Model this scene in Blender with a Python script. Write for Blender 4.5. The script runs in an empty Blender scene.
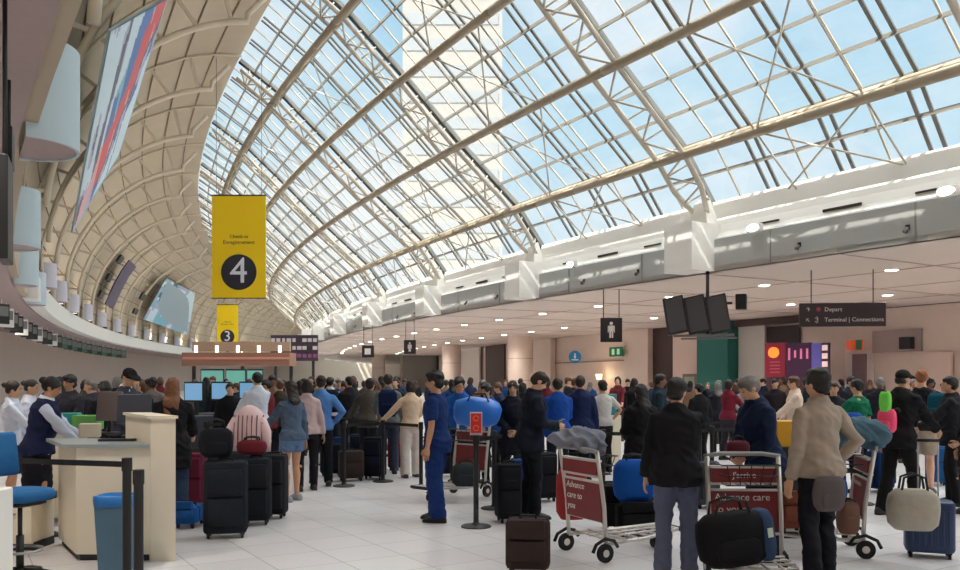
import bpy, bmesh, math, random
from math import sin, cos, pi, radians as R, hypot, atan2
from mathutils import Vector, Matrix, Euler, noise
random.seed(7)
SC = bpy.context.scene
COL = SC.collection

# ---------------------------------------------------------------- camera, sky, sun, exposure
FPX, HOR, CAMZ = 850.0, 380.0, 1.65
cam_d = bpy.data.cameras.new('camera'); cam = bpy.data.objects.new('camera', cam_d); COL.objects.link(cam)
cam.location = (0, 0, CAMZ); cam.rotation_euler = (pi/2, 0, 0)
cam_d.sensor_width = 36; cam_d.lens = FPX/960*36; cam_d.shift_y = (HOR-285)/960
cam_d.clip_start = 0.05; cam_d.clip_end = 1500
SC.camera = cam
SC.view_settings.view_transform = 'Standard'; SC.view_settings.look = 'None'
SC.view_settings.exposure = 0.08; SC.view_settings.gamma = 1; SC.view_settings.use_curve_mapping = False

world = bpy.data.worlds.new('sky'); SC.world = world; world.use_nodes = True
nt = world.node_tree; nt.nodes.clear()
def nn(t, **k):
    n = nt.nodes.new(t)
    for a, b in k.items(): setattr(n, a, b)
    return n
wo = nn('ShaderNodeOutputWorld'); bg = nn('ShaderNodeBackground'); bg.inputs['Strength'].default_value = 1.0
tc = nn('ShaderNodeTexCoord'); sp = nn('ShaderNodeSeparateXYZ'); nt.links.new(tc.outputs['Generated'], sp.inputs[0])
grad = nn('ShaderNodeValToRGB'); nt.links.new(sp.outputs['Z'], grad.inputs[0])
e = grad.color_ramp.elements; e[0].position = 0.0; e[0].color = (0.70, 0.84, .93, 1); e[1].position = 0.75; e[1].color = (0.40, 0.66, 0.93, 1)
e2 = grad.color_ramp.elements.new(0.3); e2.color = (0.55, 0.77, .90, 1)
e[-1].color = (.42, .68, .88, 1); e[-1].position = .44
# upper sky, out of view, boosted to add daylight inside the hall
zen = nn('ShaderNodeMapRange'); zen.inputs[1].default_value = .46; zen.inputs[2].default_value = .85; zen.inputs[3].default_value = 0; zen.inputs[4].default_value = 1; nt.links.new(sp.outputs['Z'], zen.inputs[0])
nz = nn('ShaderNodeTexNoise'); nz.inputs['Scale'].default_value = 2.6; nz.inputs['Detail'].default_value = 6; nz.inputs['Roughness'].default_value = .55
mp = nn('ShaderNodeMapping'); mp.inputs['Location'].default_value = (3.1, 0.4, 1.0); mp.inputs['Scale'].default_value = (1, 1, 1.6)
nt.links.new(tc.outputs['Generated'], mp.inputs[0]); nt.links.new(mp.outputs[0], nz.inputs[0])
cr = nn('ShaderNodeValToRGB'); cr.color_ramp.elements[0].position = .40; cr.color_ramp.elements[1].position = .60
nt.links.new(nz.outputs[0], cr.inputs[0])
mx = nn('ShaderNodeMix', data_type='RGBA'); mx.inputs[7].default_value = (.92, .94, .96, 1)
nt.links.new(cr.outputs[0], mx.inputs[0]); nt.links.new(grad.outputs[0], mx.inputs[6])
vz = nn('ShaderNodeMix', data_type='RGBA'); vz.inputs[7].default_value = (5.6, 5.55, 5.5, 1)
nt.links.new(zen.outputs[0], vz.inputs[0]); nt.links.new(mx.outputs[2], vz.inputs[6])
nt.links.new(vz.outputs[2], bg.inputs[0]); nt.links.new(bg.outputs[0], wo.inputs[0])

sun_d = bpy.data.lights.new('sun', 'SUN'); sun_d.energy = 11; sun_d.angle = R(0.55); sun_d.color = (1.0, .93, .82)
sun = bpy.data.objects.new('sun', sun_d); COL.objects.link(sun)
sun.rotation_euler = Vector((0.42, 0.50, -0.76)).to_track_quat('-Z', 'Y').to_euler()

# ---------------------------------------------------------------- helpers
def lin(c):
    f = lambda v: (v/255/12.92) if v/255 <= .04045 else ((v/255+.055)/1.055)**2.4
    return (f(c[0]), f(c[1]), f(c[2]), 1)
MATS = {}
def mat(name, rgb, rough=.6, metal=0, var=.06, scale=8, bump=.0, emit=0, spec=.5, coat=0):
    if name in MATS: return MATS[name]
    m = bpy.data.materials.new(name); m.use_nodes = True; MATS[name] = m
    t = m.node_tree; b = t.nodes['Principled BSDF']; c = lin(rgb)
    b.inputs['Roughness'].default_value = rough; b.inputs['Metallic'].default_value = metal
    b.inputs['Specular IOR Level'].default_value = spec; b.inputs['Coat Weight'].default_value = coat
    tcn = t.nodes.new('ShaderNodeTexCoord'); no = t.nodes.new('ShaderNodeTexNoise'); no.inputs['Scale'].default_value = scale; no.inputs['Detail'].default_value = 3
    t.links.new(tcn.outputs['Object'], no.inputs[0])
    mi = t.nodes.new('ShaderNodeMix'); mi.data_type = 'RGBA'
    mi.inputs[6].default_value = tuple(v*(1-var) for v in c[:3])+(1,); mi.inputs[7].default_value = tuple(min(1, v*(1+var)) for v in c[:3])+(1,)
    t.links.new(no.outputs[0], mi.inputs[0]); t.links.new(mi.outputs[2], b.inputs['Base Color'])
    if bump:
        bp = t.nodes.new('ShaderNodeBump'); bp.inputs['Strength'].default_value = bump; bp.inputs['Distance'].default_value = .02
        t.links.new(no.outputs[0], bp.inputs['Height']); t.links.new(bp.outputs[0], b.inputs['Normal'])
    if emit:
        b.inputs['Emission Color'].default_value = c; b.inputs['Emission Strength'].default_value = emit
    return m
def cloth(rgb, kind='cloth'):
    return mat('%s_%d_%d_%d' % ((kind,)+tuple(rgb)), rgb, .85, 0, .12, 14, .25, spec=.2)

class MB:
    def __init__(s): s.v = []; s.f = []; s.mi = []; s.m = 0
    def add(s, vs, fs, M=None):
        o = len(s.v)
        s.v += [tuple(M @ Vector(p)) if M else tuple(p) for p in vs]
        s.f += [tuple(i+o for i in q) for q in fs]; s.mi += [s.m]*len(fs); return s
    def box(s, c, d, M=None):
        x, y, z = d[0]/2, d[1]/2, d[2]/2
        vs = [(c[0]+a*x, c[1]+b*y, c[2]+g*z) for a in (-1, 1) for b in (-1, 1) for g in (-1, 1)]
        return s.add(vs, [(0,1,3,2),(4,6,7,5),(0,4,5,1),(2,3,7,6),(0,2,6,4),(1,5,7,3)], M)
    def loft(s, rings, close=True, M=None):
        n = len(rings[0]); vs = [p for r in rings for p in r]; fs = []
        for i in range(len(rings)-1):
            for j in range(n):
                k = (j+1) % n; fs.append((i*n+j, i*n+k, (i+1)*n+k, (i+1)*n+j))
        if close: fs.append(tuple(range(n-1, -1, -1))); fs.append(tuple((len(rings)-1)*n+j for j in range(n)))
        return s.add(vs, fs, M)
    def tube(s, pts, r, n=8, M=None, flat=None):
        pts = [Vector(p) for p in pts]; rs = r if isinstance(r, (list, tuple)) else [r]*len(pts); rings = []
        up = None
        for i, p in enumerate(pts):
            d = (pts[min(i+1, len(pts)-1)]-pts[max(i-1, 0)]).normalized()
            if up is None: up = Vector((0, 0, 1)) if abs(d.z) < .95 else Vector((0, 1, 0))
            a = d.cross(up)
            if a.length < 1e-4: a = d.cross(Vector((1, 0.01, 0)))
            a.normalize(); b = a.cross(d).normalized(); up = b
            q = rs[i]; ra, rb = (q, q) if not isinstance(q, tuple) else q
            rings.append([p+a*ra*cos(2*pi*k/n)+b*rb*sin(2*pi*k/n) for k in range(n)])
        return s.loft(rings, True, M)
    def bar(s, p, q, w, h=None, up=(0, 0, 1), M=None):
        p, q = Vector(p), Vector(q); h = h or w; d = (q-p).normalized(); u = Vector(up)
        a = d.cross(u)
        if a.length < 1e-4: a = d.cross(Vector((1, 0, 0)))
        a.normalize(); b = a.cross(d)
        vs = [P_+a*i*w/2+b*j*h/2 for P_ in (p, q) for i, j in ((-1,-1),(1,-1),(1,1),(-1,1))]
        return s.add(vs, [(3,2,1,0),(4,5,6,7),(0,1,5,4),(1,2,6,5),(2,3,7,6),(3,0,4,7)], M)
    def ell(s, c, r, M=None, nu=14, nv=9):
        rings = []
        for i in range(1, nv):
            a = pi*i/nv
            rings.append([(c[0]+r[0]*sin(a)*cos(2*pi*k/nu), c[1]+r[1]*sin(a)*sin(2*pi*k/nu), c[2]-r[2]*cos(a)) for k in range(nu)])
        vs = [p for g in rings for p in g]+[(c[0], c[1], c[2]-r[2]), (c[0], c[1], c[2]+r[2])]; fs = []; m = len(rings)
        for i in range(m-1):
            for j in range(nu):
                k = (j+1) % nu; fs.append((i*nu+j, i*nu+k, (i+1)*nu+k, (i+1)*nu+j))
        for j in range(nu):
            k = (j+1) % nu; fs.append((m*nu, k, j)); fs.append((m*nu+1, (m-1)*nu+j, (m-1)*nu+k))
        return s.add(vs, fs, M)
    def cyl(s, c, r, h, n=20, M=None, r2=None):
        r2 = r if r2 is None else r2
        return s.loft([[(c[0]+q*cos(2*pi*k/n), c[1]+q*sin(2*pi*k/n), c[2]+z) for k in range(n)] for q, z in ((r, 0), (r2, h))], True, M)
    def wheel(s, c, r, w, ax=(1, 0, 0), n=16, M=None):
        a = Vector(ax).normalized(); c = Vector(c)
        return s.tube([c-a*w/2, c-a*w*.42, c+a*w*.42, c+a*w/2], [r*.86, r, r, r*.86], n, M)
    def rbox(s, c, d, r, M=None, e=None, n=5, taper=1.0):
        e = e if e is not None else r*.6; x, y, z = d[0]/2, d[1]/2, d[2]
        def ring(ins, zz, k=1.0):
            rr = max(r-ins*.5, .002); out = []
            for q, (sx, sy) in enumerate(((1,1),(-1,1),(-1,-1),(1,-1))):
                cx, cy = (x*k-ins-rr)*sx, (y*k-ins-rr)*sy
                for i in range(n):
                    a = pi/2*(q+i/(n-1)); out.append((c[0]+cx+rr*cos(a), c[1]+cy+rr*sin(a), c[2]+zz))
            return out
        rg = [ring(e, 0), ring(e*.3, e*.3), ring(0, e), ring(0, z-e, taper), ring(e*.3, z-e*.3, taper), ring(e, z, taper)]
        return s.loft(rg, True, M)
    def mesh(s, name):
        me = bpy.data.meshes.new(name); me.from_pydata(s.v, [], s.f)
        if any(s.mi): me.polygons.foreach_set('material_index', s.mi)
        me.update(); return me
    def build(s, name, m=None, parent=None, smooth=None, loc=None, rot=None):
        me = s.mesh(name)
        bm = bmesh.new(); bm.from_mesh(me); bmesh.ops.recalc_face_normals(bm, faces=bm.faces); bm.to_mesh(me); bm.free()
        return mobj(name, me, m, parent, smooth, loc, rot)
def mobj(name, me, m=None, parent=None, smooth=None, loc=None, rot=None):
    for q in (m if isinstance(m, (list, tuple)) else [m] if m else []): me.materials.append(q)
    if smooth:
        me.polygons.foreach_set('use_smooth', [True]*len(me.polygons))
        if smooth is not True: me.set_sharp_from_angle(angle=R(smooth))
    o = bpy.data.objects.new(name, me); COL.objects.link(o)
    if parent: o.parent = parent
    if loc: o.location = loc
    if rot: o.rotation_euler = rot
    return o
def tag(o, label=None, cat=None, group=None, kind=None):
    for k, v in (('label', label), ('category', cat), ('group', group), ('kind', kind)):
        if v: o[k] = v
    return o
def thing(name, label, cat, loc=(0, 0, 0), rz=0, group=None):
    o = bpy.data.objects.new(name, None); o.empty_display_size = .1; COL.objects.link(o)
    o.location = loc; o.rotation_euler = (0, 0, rz); return tag(o, label, cat, group)
ORD = ['first', 'second', 'third', 'fourth', 'fifth', 'sixth', 'seventh', 'eighth', 'ninth', 'tenth', 'eleventh', 'twelfth', 'thirteenth', 'fourteenth', 'fifteenth', 'sixteenth', 'seventeenth', 'eighteenth', 'nineteenth', 'twentieth']+['%d%s' % (n, {1: 'st', 2: 'nd', 3: 'rd'}.get(n % 10, 'th')) for n in range(21, 60)]
def struct(o): o['kind'] = 'structure'; return o
def dup(o, loc, rz=None, label=None, group=None, parent=None):
    c = o.copy(); COL.objects.link(c)
    if parent: c.parent = parent
    if loc is not None: c.location = loc
    if rz is not None: c.rotation_euler = (0, 0, rz)
    if label: c['label'] = label
    if group: c['group'] = group
    for ch in list(o.children): dup(ch, None, parent=c)
    return c
FONTS = []
def lettering(text, size, m, parent, loc, rot=(pi/2, 0, 0), name='lettering', depth=.004, align='LEFT'):
    cu = bpy.data.curves.new(name, 'FONT'); cu.body = text; cu.size = size; cu.extrude = depth; cu.align_x = align; cu.align_y = 'CENTER'; cu.resolution_u = 3
    t = bpy.data.objects.new(name, cu); me = bpy.data.meshes.new_from_object(t); FONTS.append(t)
    return mobj(name, me, m, parent, None, loc, rot)

# the hall is bent in plan: everything follows arcs about one centre. d = metres left of the right-hand eave line
H0, RE, CA = R(34.77), 219.4, 19.42
NX, NY, TX, TY = cos(H0), sin(H0), -sin(H0), cos(H0)
CX, CY = (RE+CA)*NX, (RE+CA)*NY
def P(deg, d, z):
    a = R(deg); r = RE+d
    return Vector((CX+r*(-cos(a)*NX+sin(a)*TX), CY+r*(-cos(a)*NY+sin(a)*TY), z))
def yaw(deg): return H0-R(deg)           # z-rotation so that local +y runs along the hall, +x towards the eave
def fr(deg, d, z=0): return Matrix.Translation(P(deg, d, z)) @ Matrix.Rotation(yaw(deg), 4, 'Z')
def at(x, y, Y): return Vector(((x-480)/FPX*Y, Y, CAMZ+(HOR-y)/FPX*Y))    # a seen point at a measured distance
def gr(x, Y, z=0): return Vector(((x-480)/FPX*Y, Y, z))
def sheet(prof, angs, thick=0, closed=False):
    """surface swept along the hall from a (d, z) profile"""
    mb = MB(); n = len(prof)
    for a in angs: mb.v += [tuple(P(a, d, z)) for d, z in prof]
    for i in range(len(angs)-1):
        for j in range(n if closed else n-1):
            k = (j+1) % n; mb.f.append((i*n+j, i*n+k, (i+1)*n+k, (i+1)*n+j)); mb.mi.append(0)
    if closed:
        mb.f.append(tuple(range(n))); mb.f.append(tuple((len(angs)-1)*n+j for j in range(n-1, -1, -1))); mb.mi += [0, 0]
    return mb
def arange(a, b, s):
    out = []; x = a
    while x < b-1e-6: out.append(x); x += s
    return out+[b]
# ---------------------------------------------------------------- surfaces
steel = mat('painted_steel', (196, 187, 172), .45, 0, .05, 3)
steel_w = mat('white_steel', (226, 224, 216), .5, 0, .04, 3)
steel_dd = mat('dark_rafter', (74, 74, 72), .45, .2, .05, 3)
steel_d = mat('grey_glazing_bar', (122, 120, 114), .45, .2, .05, 3)
purlin_m = mat('tan_steel', (160, 146, 124), .5, 0, .05, 3)
vault_m = mat('vault_lining', (190, 176, 154), .8, 0, .07, 1.2, .1)
rib_m = mat('vault_rib', (216, 204, 184), .6, 0, .04, 2)
soffit_m = mat('soffit_paint', (214, 202, 192), .7, 0, .03, 1.5)
fascia_m = mat('fascia_panel', (176, 178, 176), .55, 0, .03, 1.5)
white_m = mat('white_paint', (236, 234, 228), .55, 0, .03, 2)
black_m = mat('black_plastic', (22, 22, 24), .45, 0, .1, 6)
dark_m = mat('dark_metal', (48, 46, 48), .5, .3, .1, 6)
stone_m = mat('pale_stone', (226, 208, 196), .5, 0, .06, 2.5, .05)
glow_m = mat('lamp_lens', (255, 247, 232), .5, emit=9)

def floor_material():
    m = bpy.data.materials.new('terrazzo_tiles'); m.use_nodes = True; t = m.node_tree; b = t.nodes['Principled BSDF']
    tcn = t.nodes.new('ShaderNodeTexCoord'); mpn = t.nodes.new('ShaderNodeMapping'); mpn.inputs['Rotation'].default_value = (0, 0, -H0+R(3)); t.links.new(tcn.outputs['Object'], mpn.inputs[0])
    br = t.nodes.new('ShaderNodeTexBrick'); br.offset = 0; br.inputs['Scale'].default_value = 1; br.inputs['Brick Width'].default_value = .6; br.inputs['Row Height'].default_value = .6
    br.inputs['Mortar Size'].default_value = .005; br.inputs['Mortar Smooth'].default_value = .3
    br.inputs['Color1'].default_value = lin((222, 219, 220)); br.inputs['Color2'].default_value = lin((212, 209, 210)); br.inputs['Mortar'].default_value = lin((150, 143, 140))
    t.links.new(mpn.outputs[0], br.inputs[0])
    no = t.nodes.new('ShaderNodeTexNoise'); no.inputs['Scale'].default_value = 60; no.inputs['Detail'].default_value = 3; t.links.new(tcn.outputs['Object'], no.inputs[0])
    n2 = t.nodes.new('ShaderNodeTexNoise'); n2.inputs['Scale'].default_value = .5; n2.inputs['Detail'].default_value = 4; t.links.new(tcn.outputs['Object'], n2.inputs[0])
    rp = t.nodes.new('ShaderNodeMapRange'); rp.inputs[3].default_value = .86; rp.inputs[4].default_value = 1.1; t.links.new(no.outputs[0], rp.inputs[0])
    mi = t.nodes.new('ShaderNodeMix'); mi.data_type = 'RGBA'; mi.blend_type = 'MULTIPLY'; mi.inputs[0].default_value = 1; t.links.new(br.outputs[0], mi.inputs[6]); t.links.new(rp.outputs[0], mi.inputs[7])
    t.links.new(mi.outputs[2], b.inputs['Base Color'])
    r2 = t.nodes.new('ShaderNodeMapRange'); r2.inputs[3].default_value = .22; r2.inputs[4].default_value = .42; t.links.new(n2.outputs[0], r2.inputs[0]); t.links.new(r2.outputs[0], b.inputs['Roughness'])
    return m
def glass_material():
    m = bpy.data.materials.new('skylight_glass'); m.use_nodes = True; t = m.node_tree; t.nodes.clear()
    o = t.nodes.new('ShaderNodeOutputMaterial'); mi = t.nodes.new('ShaderNodeMixShader'); tr = t.nodes.new('ShaderNodeBsdfTransparent'); gl = t.nodes.new('ShaderNodeBsdfGlossy')
    tr.inputs[0].default_value = (.93, .97, .98, 1); gl.inputs['Roughness'].default_value = .05; mi.inputs[0].default_value = .06
    t.links.new(tr.outputs[0], mi.inputs[1]); t.links.new(gl.outputs[0], mi.inputs[2]); t.links.new(mi.outputs[0], o.inputs[0]); return m
glass_m = glass_material()

# ---------------------------------------------------------------- floor
fl = MB(); A0, A1 = -9, 52
fl.v = []; angs = arange(A0, A1, 2)
fl = sheet([(-17, 0), (24, 0)], angs)
struct(fl.build('floor', floor_material()))

# ---------------------------------------------------------------- skylight
PH1, BAY = 4.49, 2.451
TR = [(0.0, 6.55), (1.28, 8.13), (3.77, 10.25), (6.0, 12.34), (8.17, 14.28), (9.68, 15.35)]   # lower chord of the trusses (d, z)
SKIN = [(d-.42, z+.45) for d, z in TR]; SKIN[0] = (-.35, 6.98); SKIN[-1] = (9.68, 16.0)
bays = range(-5, 18)
def bay(i): return PH1+i*BAY
def lerp2(a, b, t): return (a[0]+(b[0]-a[0])*t, a[1]+(b[1]-a[1])*t)
GA = arange(bay(-5), bay(17), BAY/4)
win = sheet(SKIN, GA).build('window_1', glass_m); struct(win)
mb = MB()
for i in range(len(SKIN)-1):
    for t in ((0, 1/3, 2/3) if i else (0, .5)):
        d, z = lerp2(SKIN[i], SKIN[i+1], t); w, h = (.10, .12)
        d -= .06; z += -.06
        for a, b in zip(GA, GA[1:]): mb.bar(P(a, d, z), P(b, d, z), w*.62, h*.8)
mb.build('glazing_bar', steel_d, win)
rf = MB()
for k in range(len(GA)-1):
    for off in (-.16, .16):
        a = GA[k]+BAY/8*0+off*BAY/9 if k % 4 else GA[k]
        if k % 4 == 0 and off > 0: continue
        w = .05 if k % 4 else .17
        for (d0, z0), (d1, z1) in zip(SKIN, SKIN[1:]):
            rf.bar(P(a, d0-.05, z0-.05), P(a, d1-.05, z1-.05), w, .09 if k % 4 else .2, up=(TX, TY, 0))
        if k % 4 and off > 0:   # second, outer layer of thin rafters
            pass
rf.build('rafter', steel_d, win)
rf = MB()
for k in range(len(GA)-1):
    for (d0, z0), (d1, z1) in zip(SKIN, SKIN[1:]): rf.bar(P(GA[k]+BAY/8, d0, z0), P(GA[k]+BAY/8, d1, z1), .045, .05, up=(TX, TY, 0))
rf.build('thin_rafter', steel, win)
# main purlins: box beams with a lighter tube under them
for i in range(1, 5):
    pm = MB(); d, z = TR[i]
    for a, b in zip(GA, GA[1:]):
        pm.tube([P(a, d, z), P(b, d, z)], .14, 8); pm.tube([P(a, d-.28, z+.22), P(b, d-.28, z+.22)], .10, 6)
    pm.build('purlin', purlin_m, win, True)
# thin bracing fans between the trusses
br = MB()
for b_ in bays[1:-1]:
    for i in range(0, 4):
        lo = TR[i]; hi = TR[i+1]
        for s0, s1 in ((1/3, 1/3), (2/3, 1/3), (2/3, 2/3)):
            br.tube([P(bay(b_)+s0*BAY, hi[0], hi[1]), P(bay(b_)+s1*BAY+(BAY/3 if s0 == s1 and 0 else 0), SKIN[i][0] if i == 0 else lo[0], lo[1] if i else 6.8)], .028, 6)
        br.tube([P(bay(b_)+BAY/3, hi[0], hi[1]), P(bay(b_)+2*BAY/3, lo[0], max(lo[1], 6.8))], .028, 6)
br.build('brace', steel, win, True)

def truss(ang, label, group=None):
    o = P(ang, 0, 0); t = thing('roof_truss', label, 'truss', o, yaw(ang), group)
    L = lambda s, d, z: Vector((-d, s, z))       # local: x right, y along
    w = .55
    pts = [TR[0]]+TR[1:]
    fine = []
    for i in range(len(pts)-1):
        for k in range(4): fine.append(lerp2(pts[i], pts[i+1], k/4))
    fine.append(pts[-1])
    for s in (-w, w):
        m = MB(); m.tube([L(s*(.35 if i == 0 else .7 if i == 1 else 1), d, z) for i, (d, z) in enumerate(fine)], .085, 8); m.build('lower_chord', steel, t, True)
    sk = []
    for i in range(len(SKIN)-1):
        for k in range(4): sk.append(lerp2(SKIN[i], SKIN[i+1], k/4))
    sk.append(SKIN[-1])
    m = MB(); m.tube([L(0, d-.03, z-.12) for d, z in sk], .075, 8); m.build('upper_chord', steel_dd, t, True)
    m = MB()
    for i in range(1, len(fine)-1):
        s = w if i % 2 else -w
        a, b = fine[i], fine[i+1]
        m.tube([L(s, *a), L(-s, *b)], .035, 6)
        m.tube([L(s, *a), L(0, sk[i][0], sk[i][1]-.1)], .03, 6); m.tube([L(-s, *a), L(0, sk[i][0], sk[i][1]-.1)], .03, 6)
    m.build('lacing', steel, t, True)
    for i in (1, 2, 3, 4): m = MB(); m.box((-TR[i][0], 0, TR[i][1]), (.22, 1.3, .16)); m.build('node_plate', steel, t)
    # foot: flared bracket down on to the pier
    m = MB(); m.loft([[L(-.42, .25, 6.2), L(.42, .25, 6.2), L(.42, -.25, 6.2), L(-.42, -.25, 6.2)], [L(-.22, .15, 6.95), L(.22, .15, 6.95), L(.22, -.05, 7.1), L(-.22, -.05, 7.1)]])
    m.build('foot', steel_w, t)
    return t
tl = {0: 'white steel roof truss landing on the pier above the hanging flight screens', 1: 'white steel roof truss landing on the second pier from the right of the photo',
      2: 'white steel roof truss landing on the third pier from the right', 3: 'white steel roof truss landing on the fourth pier from the right',
      -1: 'white steel roof truss crossing the top right corner of the glass'}
for b_ in range(-1, 14):
    truss(bay(b_), tl.get(b_, 'far white steel roof truss, %s pier from the right of the photo' % ORD[b_]), 'roof trusses')

# ---------------------------------------------------------------- right eave: cove, fascia, piers, soffit, back wall
struct(sheet([(0.12, 4.85), (.12, 5.78), (0, 5.85), (-.06, 5.85), (-.06, 4.85)], GA, closed=True).build('trim_1', fascia_m))
struct(sheet([(0.0, 5.85), (-.10, 6.0), (-.22, 6.25), (-.30, 6.5), (-.30, 7.0), (-.5, 7.0), (-.5, 5.85)], GA, closed=True).build('trim_2', white_m))
sl = MB(); jt = MB()
for b_ in bays[:-1]:
    for t in (.25, .5, .75):
        a = bay(b_)+t*BAY
        if t != .5: sl.box((0, 0, 0), (.04, .8, .05), fr(a, -.075, 6.03))
        else: sl.box((0, 0, 0), (.04, 1.1, .07), fr(a, -.075, 6.03))
    for t in (.28, .72):
        jt.box((0, 0, 0), (.03, .03, .9), fr(bay(b_)+t*BAY, .125, 5.32))
sv = sl.build('trim_3', mat('slot_dark', (60, 50, 42), .8)); struct(sv)
struct(jt.build('trim_4', mat('joint_grey', (150, 148, 146), .8)))
def fixture(ang, label, group):
    t = thing('wall_spotlight', label, 'light fixture', P(ang, .135, 5.1), yaw(ang), group)
    m = MB(); m.box((0.02, 0, .12), (.06, .1, .12)); m.build('bracket', dark_m, t)
    m = MB(); m.tube([(-.02, 0, .1), (-.10, 0, -.0)], [.045, .06], 10); m.build('head', mat('fixture_grey', (110, 106, 102), .5), t, True)
for b_ in range(-1, 5):
    for t, w in ((.3, 'nearer'), (.62, 'farther')):
        fixture(bay(b_)+t*BAY, 'grey eave spotlight, %s of the pair right of the %s pier' % (w, ORD[b_+1]), 'eave spotlights')
for b_ in bays:
    a = bay(b_); m = MB(); m.box((-.2, 0, 5.55), (1.15, 1.15, 1.4), Matrix.Translation(P(a, .25, 0)) @ Matrix.Rotation(yaw(a), 4, 'Z'))
    o = m.build('trim_5', white_m); struct(o)
hl_m = MATS['white_paint']
ceil_r = sheet([(.12, 4.85), (-16.5, 4.85), (-16.5, 5.0), (.12, 5.0)], GA, closed=True).build('ceiling', soffit_m); struct(ceil_r)
mb = MB()
for b_ in bays[:-1]:
    for t in (0, .5):
        a = bay(b_)+t*BAY; mb.bar(P(a, -.1, 4.845), P(a, -16, 4.845), .06, .02)
for d in (-4.2, -8.4, -12.5):
    for a, b in zip(GA, GA[1:]): mb.bar(P(a, d, 4.845), P(b, d, 4.845), .05, .02)
mb.build('ceiling_joint', mat('joint_brown', (176, 158, 148), .8), ceil_r)
# roof of the mezzanine so that daylight only enters by the glass
struct(sheet([(-.35, 6.85), (-17, 6.85), (-17, 7.0), (-.35, 7.0)], GA, closed=True).build('ceiling', white_m))
struct(sheet([(-16.2, 0), (-16.2, 7.0), (-16.5, 7.0), (-16.5, 0)], GA, closed=True).build('wall_right', stone_m))
# downlights under the mezzanine
DLN = {}
def downlight(ang, d, lab, grp):
    t = thing('ceiling_downlight', lab, 'ceiling light', P(ang, d, 4.85), yaw(ang), grp)
    m = MB(); m.tube([(0, 0, 0), (0, 0, -.03)], [.2, .23], 18); m.build('trim_ring', white_m, t)
    m = MB(); m.cyl((0, 0, -.045), .17, .016, 18); m.build('lens', glow_m, t)
    l = bpy.data.lights.new('downlight_lamp', 'SPOT'); l.energy = 620; l.color = (1, .92, .85); l.spot_size = R(140); l.spot_blend = .9; l.shadow_soft_size = .16
    lo = bpy.data.objects.new('lamp', l); COL.objects.link(lo); lo.parent = t; lo.location = (0, 0, -.07)
    return t
for b_ in range(-2, 9):
    for t in (.12, .62):
        for d in (-3.9, -10.5):
            DLN[d] = DLN.get(d, -1)+1; downlight(bay(b_)+t*BAY, d, 'round soffit downlight, %s from the right in the %s row' % (ORD[DLN[d]], 'front' if d > -5 else 'back'), 'soffit downlights')

# ---------------------------------------------------------------- left vault with ribs
def arc(cd, cz, a, b, n, t0, t1, k): return [(cd+a*abs(cos(R(t)))**(2/n), cz+b*abs(sin(R(t)))**(2/n)) for t in [t0+(t1-t0)*i/k for i in range(k+1)]]
RIBP = arc(10.4, 7.2, 6.85, 7.15, 1.76, 0, 84, 16)+[(10.9, 14.6), (10.2, 15.4)]
VSURF = [(18.1, 5.2)]+arc(9.68, 7.1, 8.32, 8.9, 1.86, 0, 90, 10)
OUTER = [(d+.3*(d-9.68)/8.3, z+.3) for d, z in VSURF[2:]][::-1]
vault = sheet(VSURF+OUTER+[(18.35, 7.2), (18.4, 5.2)], GA, closed=True).build('ceiling', vault_m); struct(vault)
RS = 1.93; RIB0 = 9.25-RS*6
ri = 0
seam = MB()
for k in range(1, len(VSURF)-1):
    d, z = VSURF[k]
    for a, b in zip(GA, GA[1:]): seam.bar(P(a, d-.02, z-.03), P(b, d-.02, z-.03), .05, .05)
seam.build('vault_seam', mat('seam_brown', (140, 120, 98), .8), vault)
a = RIB0
while a < bay(16):
    for half in (0, 1):
        m = MB(); off = 0 if half == 0 else RS*.5
        if half == 0:
            fine = RIBP
            m.tube([P(a, d, z) for d, z in fine], .11, 8)
            m.build('rib', rib_m, vault, True)
            m = MB()
            for k in range(1, len(RIBP)-3, 2):
                d, z = RIBP[k]; d1, z1 = min((lerp2(VSURF[q], VSURF[q+1], w_/6) for q in range(1, len(VSURF)-1) for w_ in range(7)), key=lambda p_: hypot(p_[0]-d, p_[1]-z))
                m.bar(P(a, d, z), P(a, d1, z1), .07, .12)
            m.build('rib_web', rib_m, vault)
            m = MB(); m.tube([P(a, d-.04, z-.04) for d, z in VSURF[1:]], .06, 6); m.build('rib', rib_m, vault, True)
    a += RS
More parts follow.
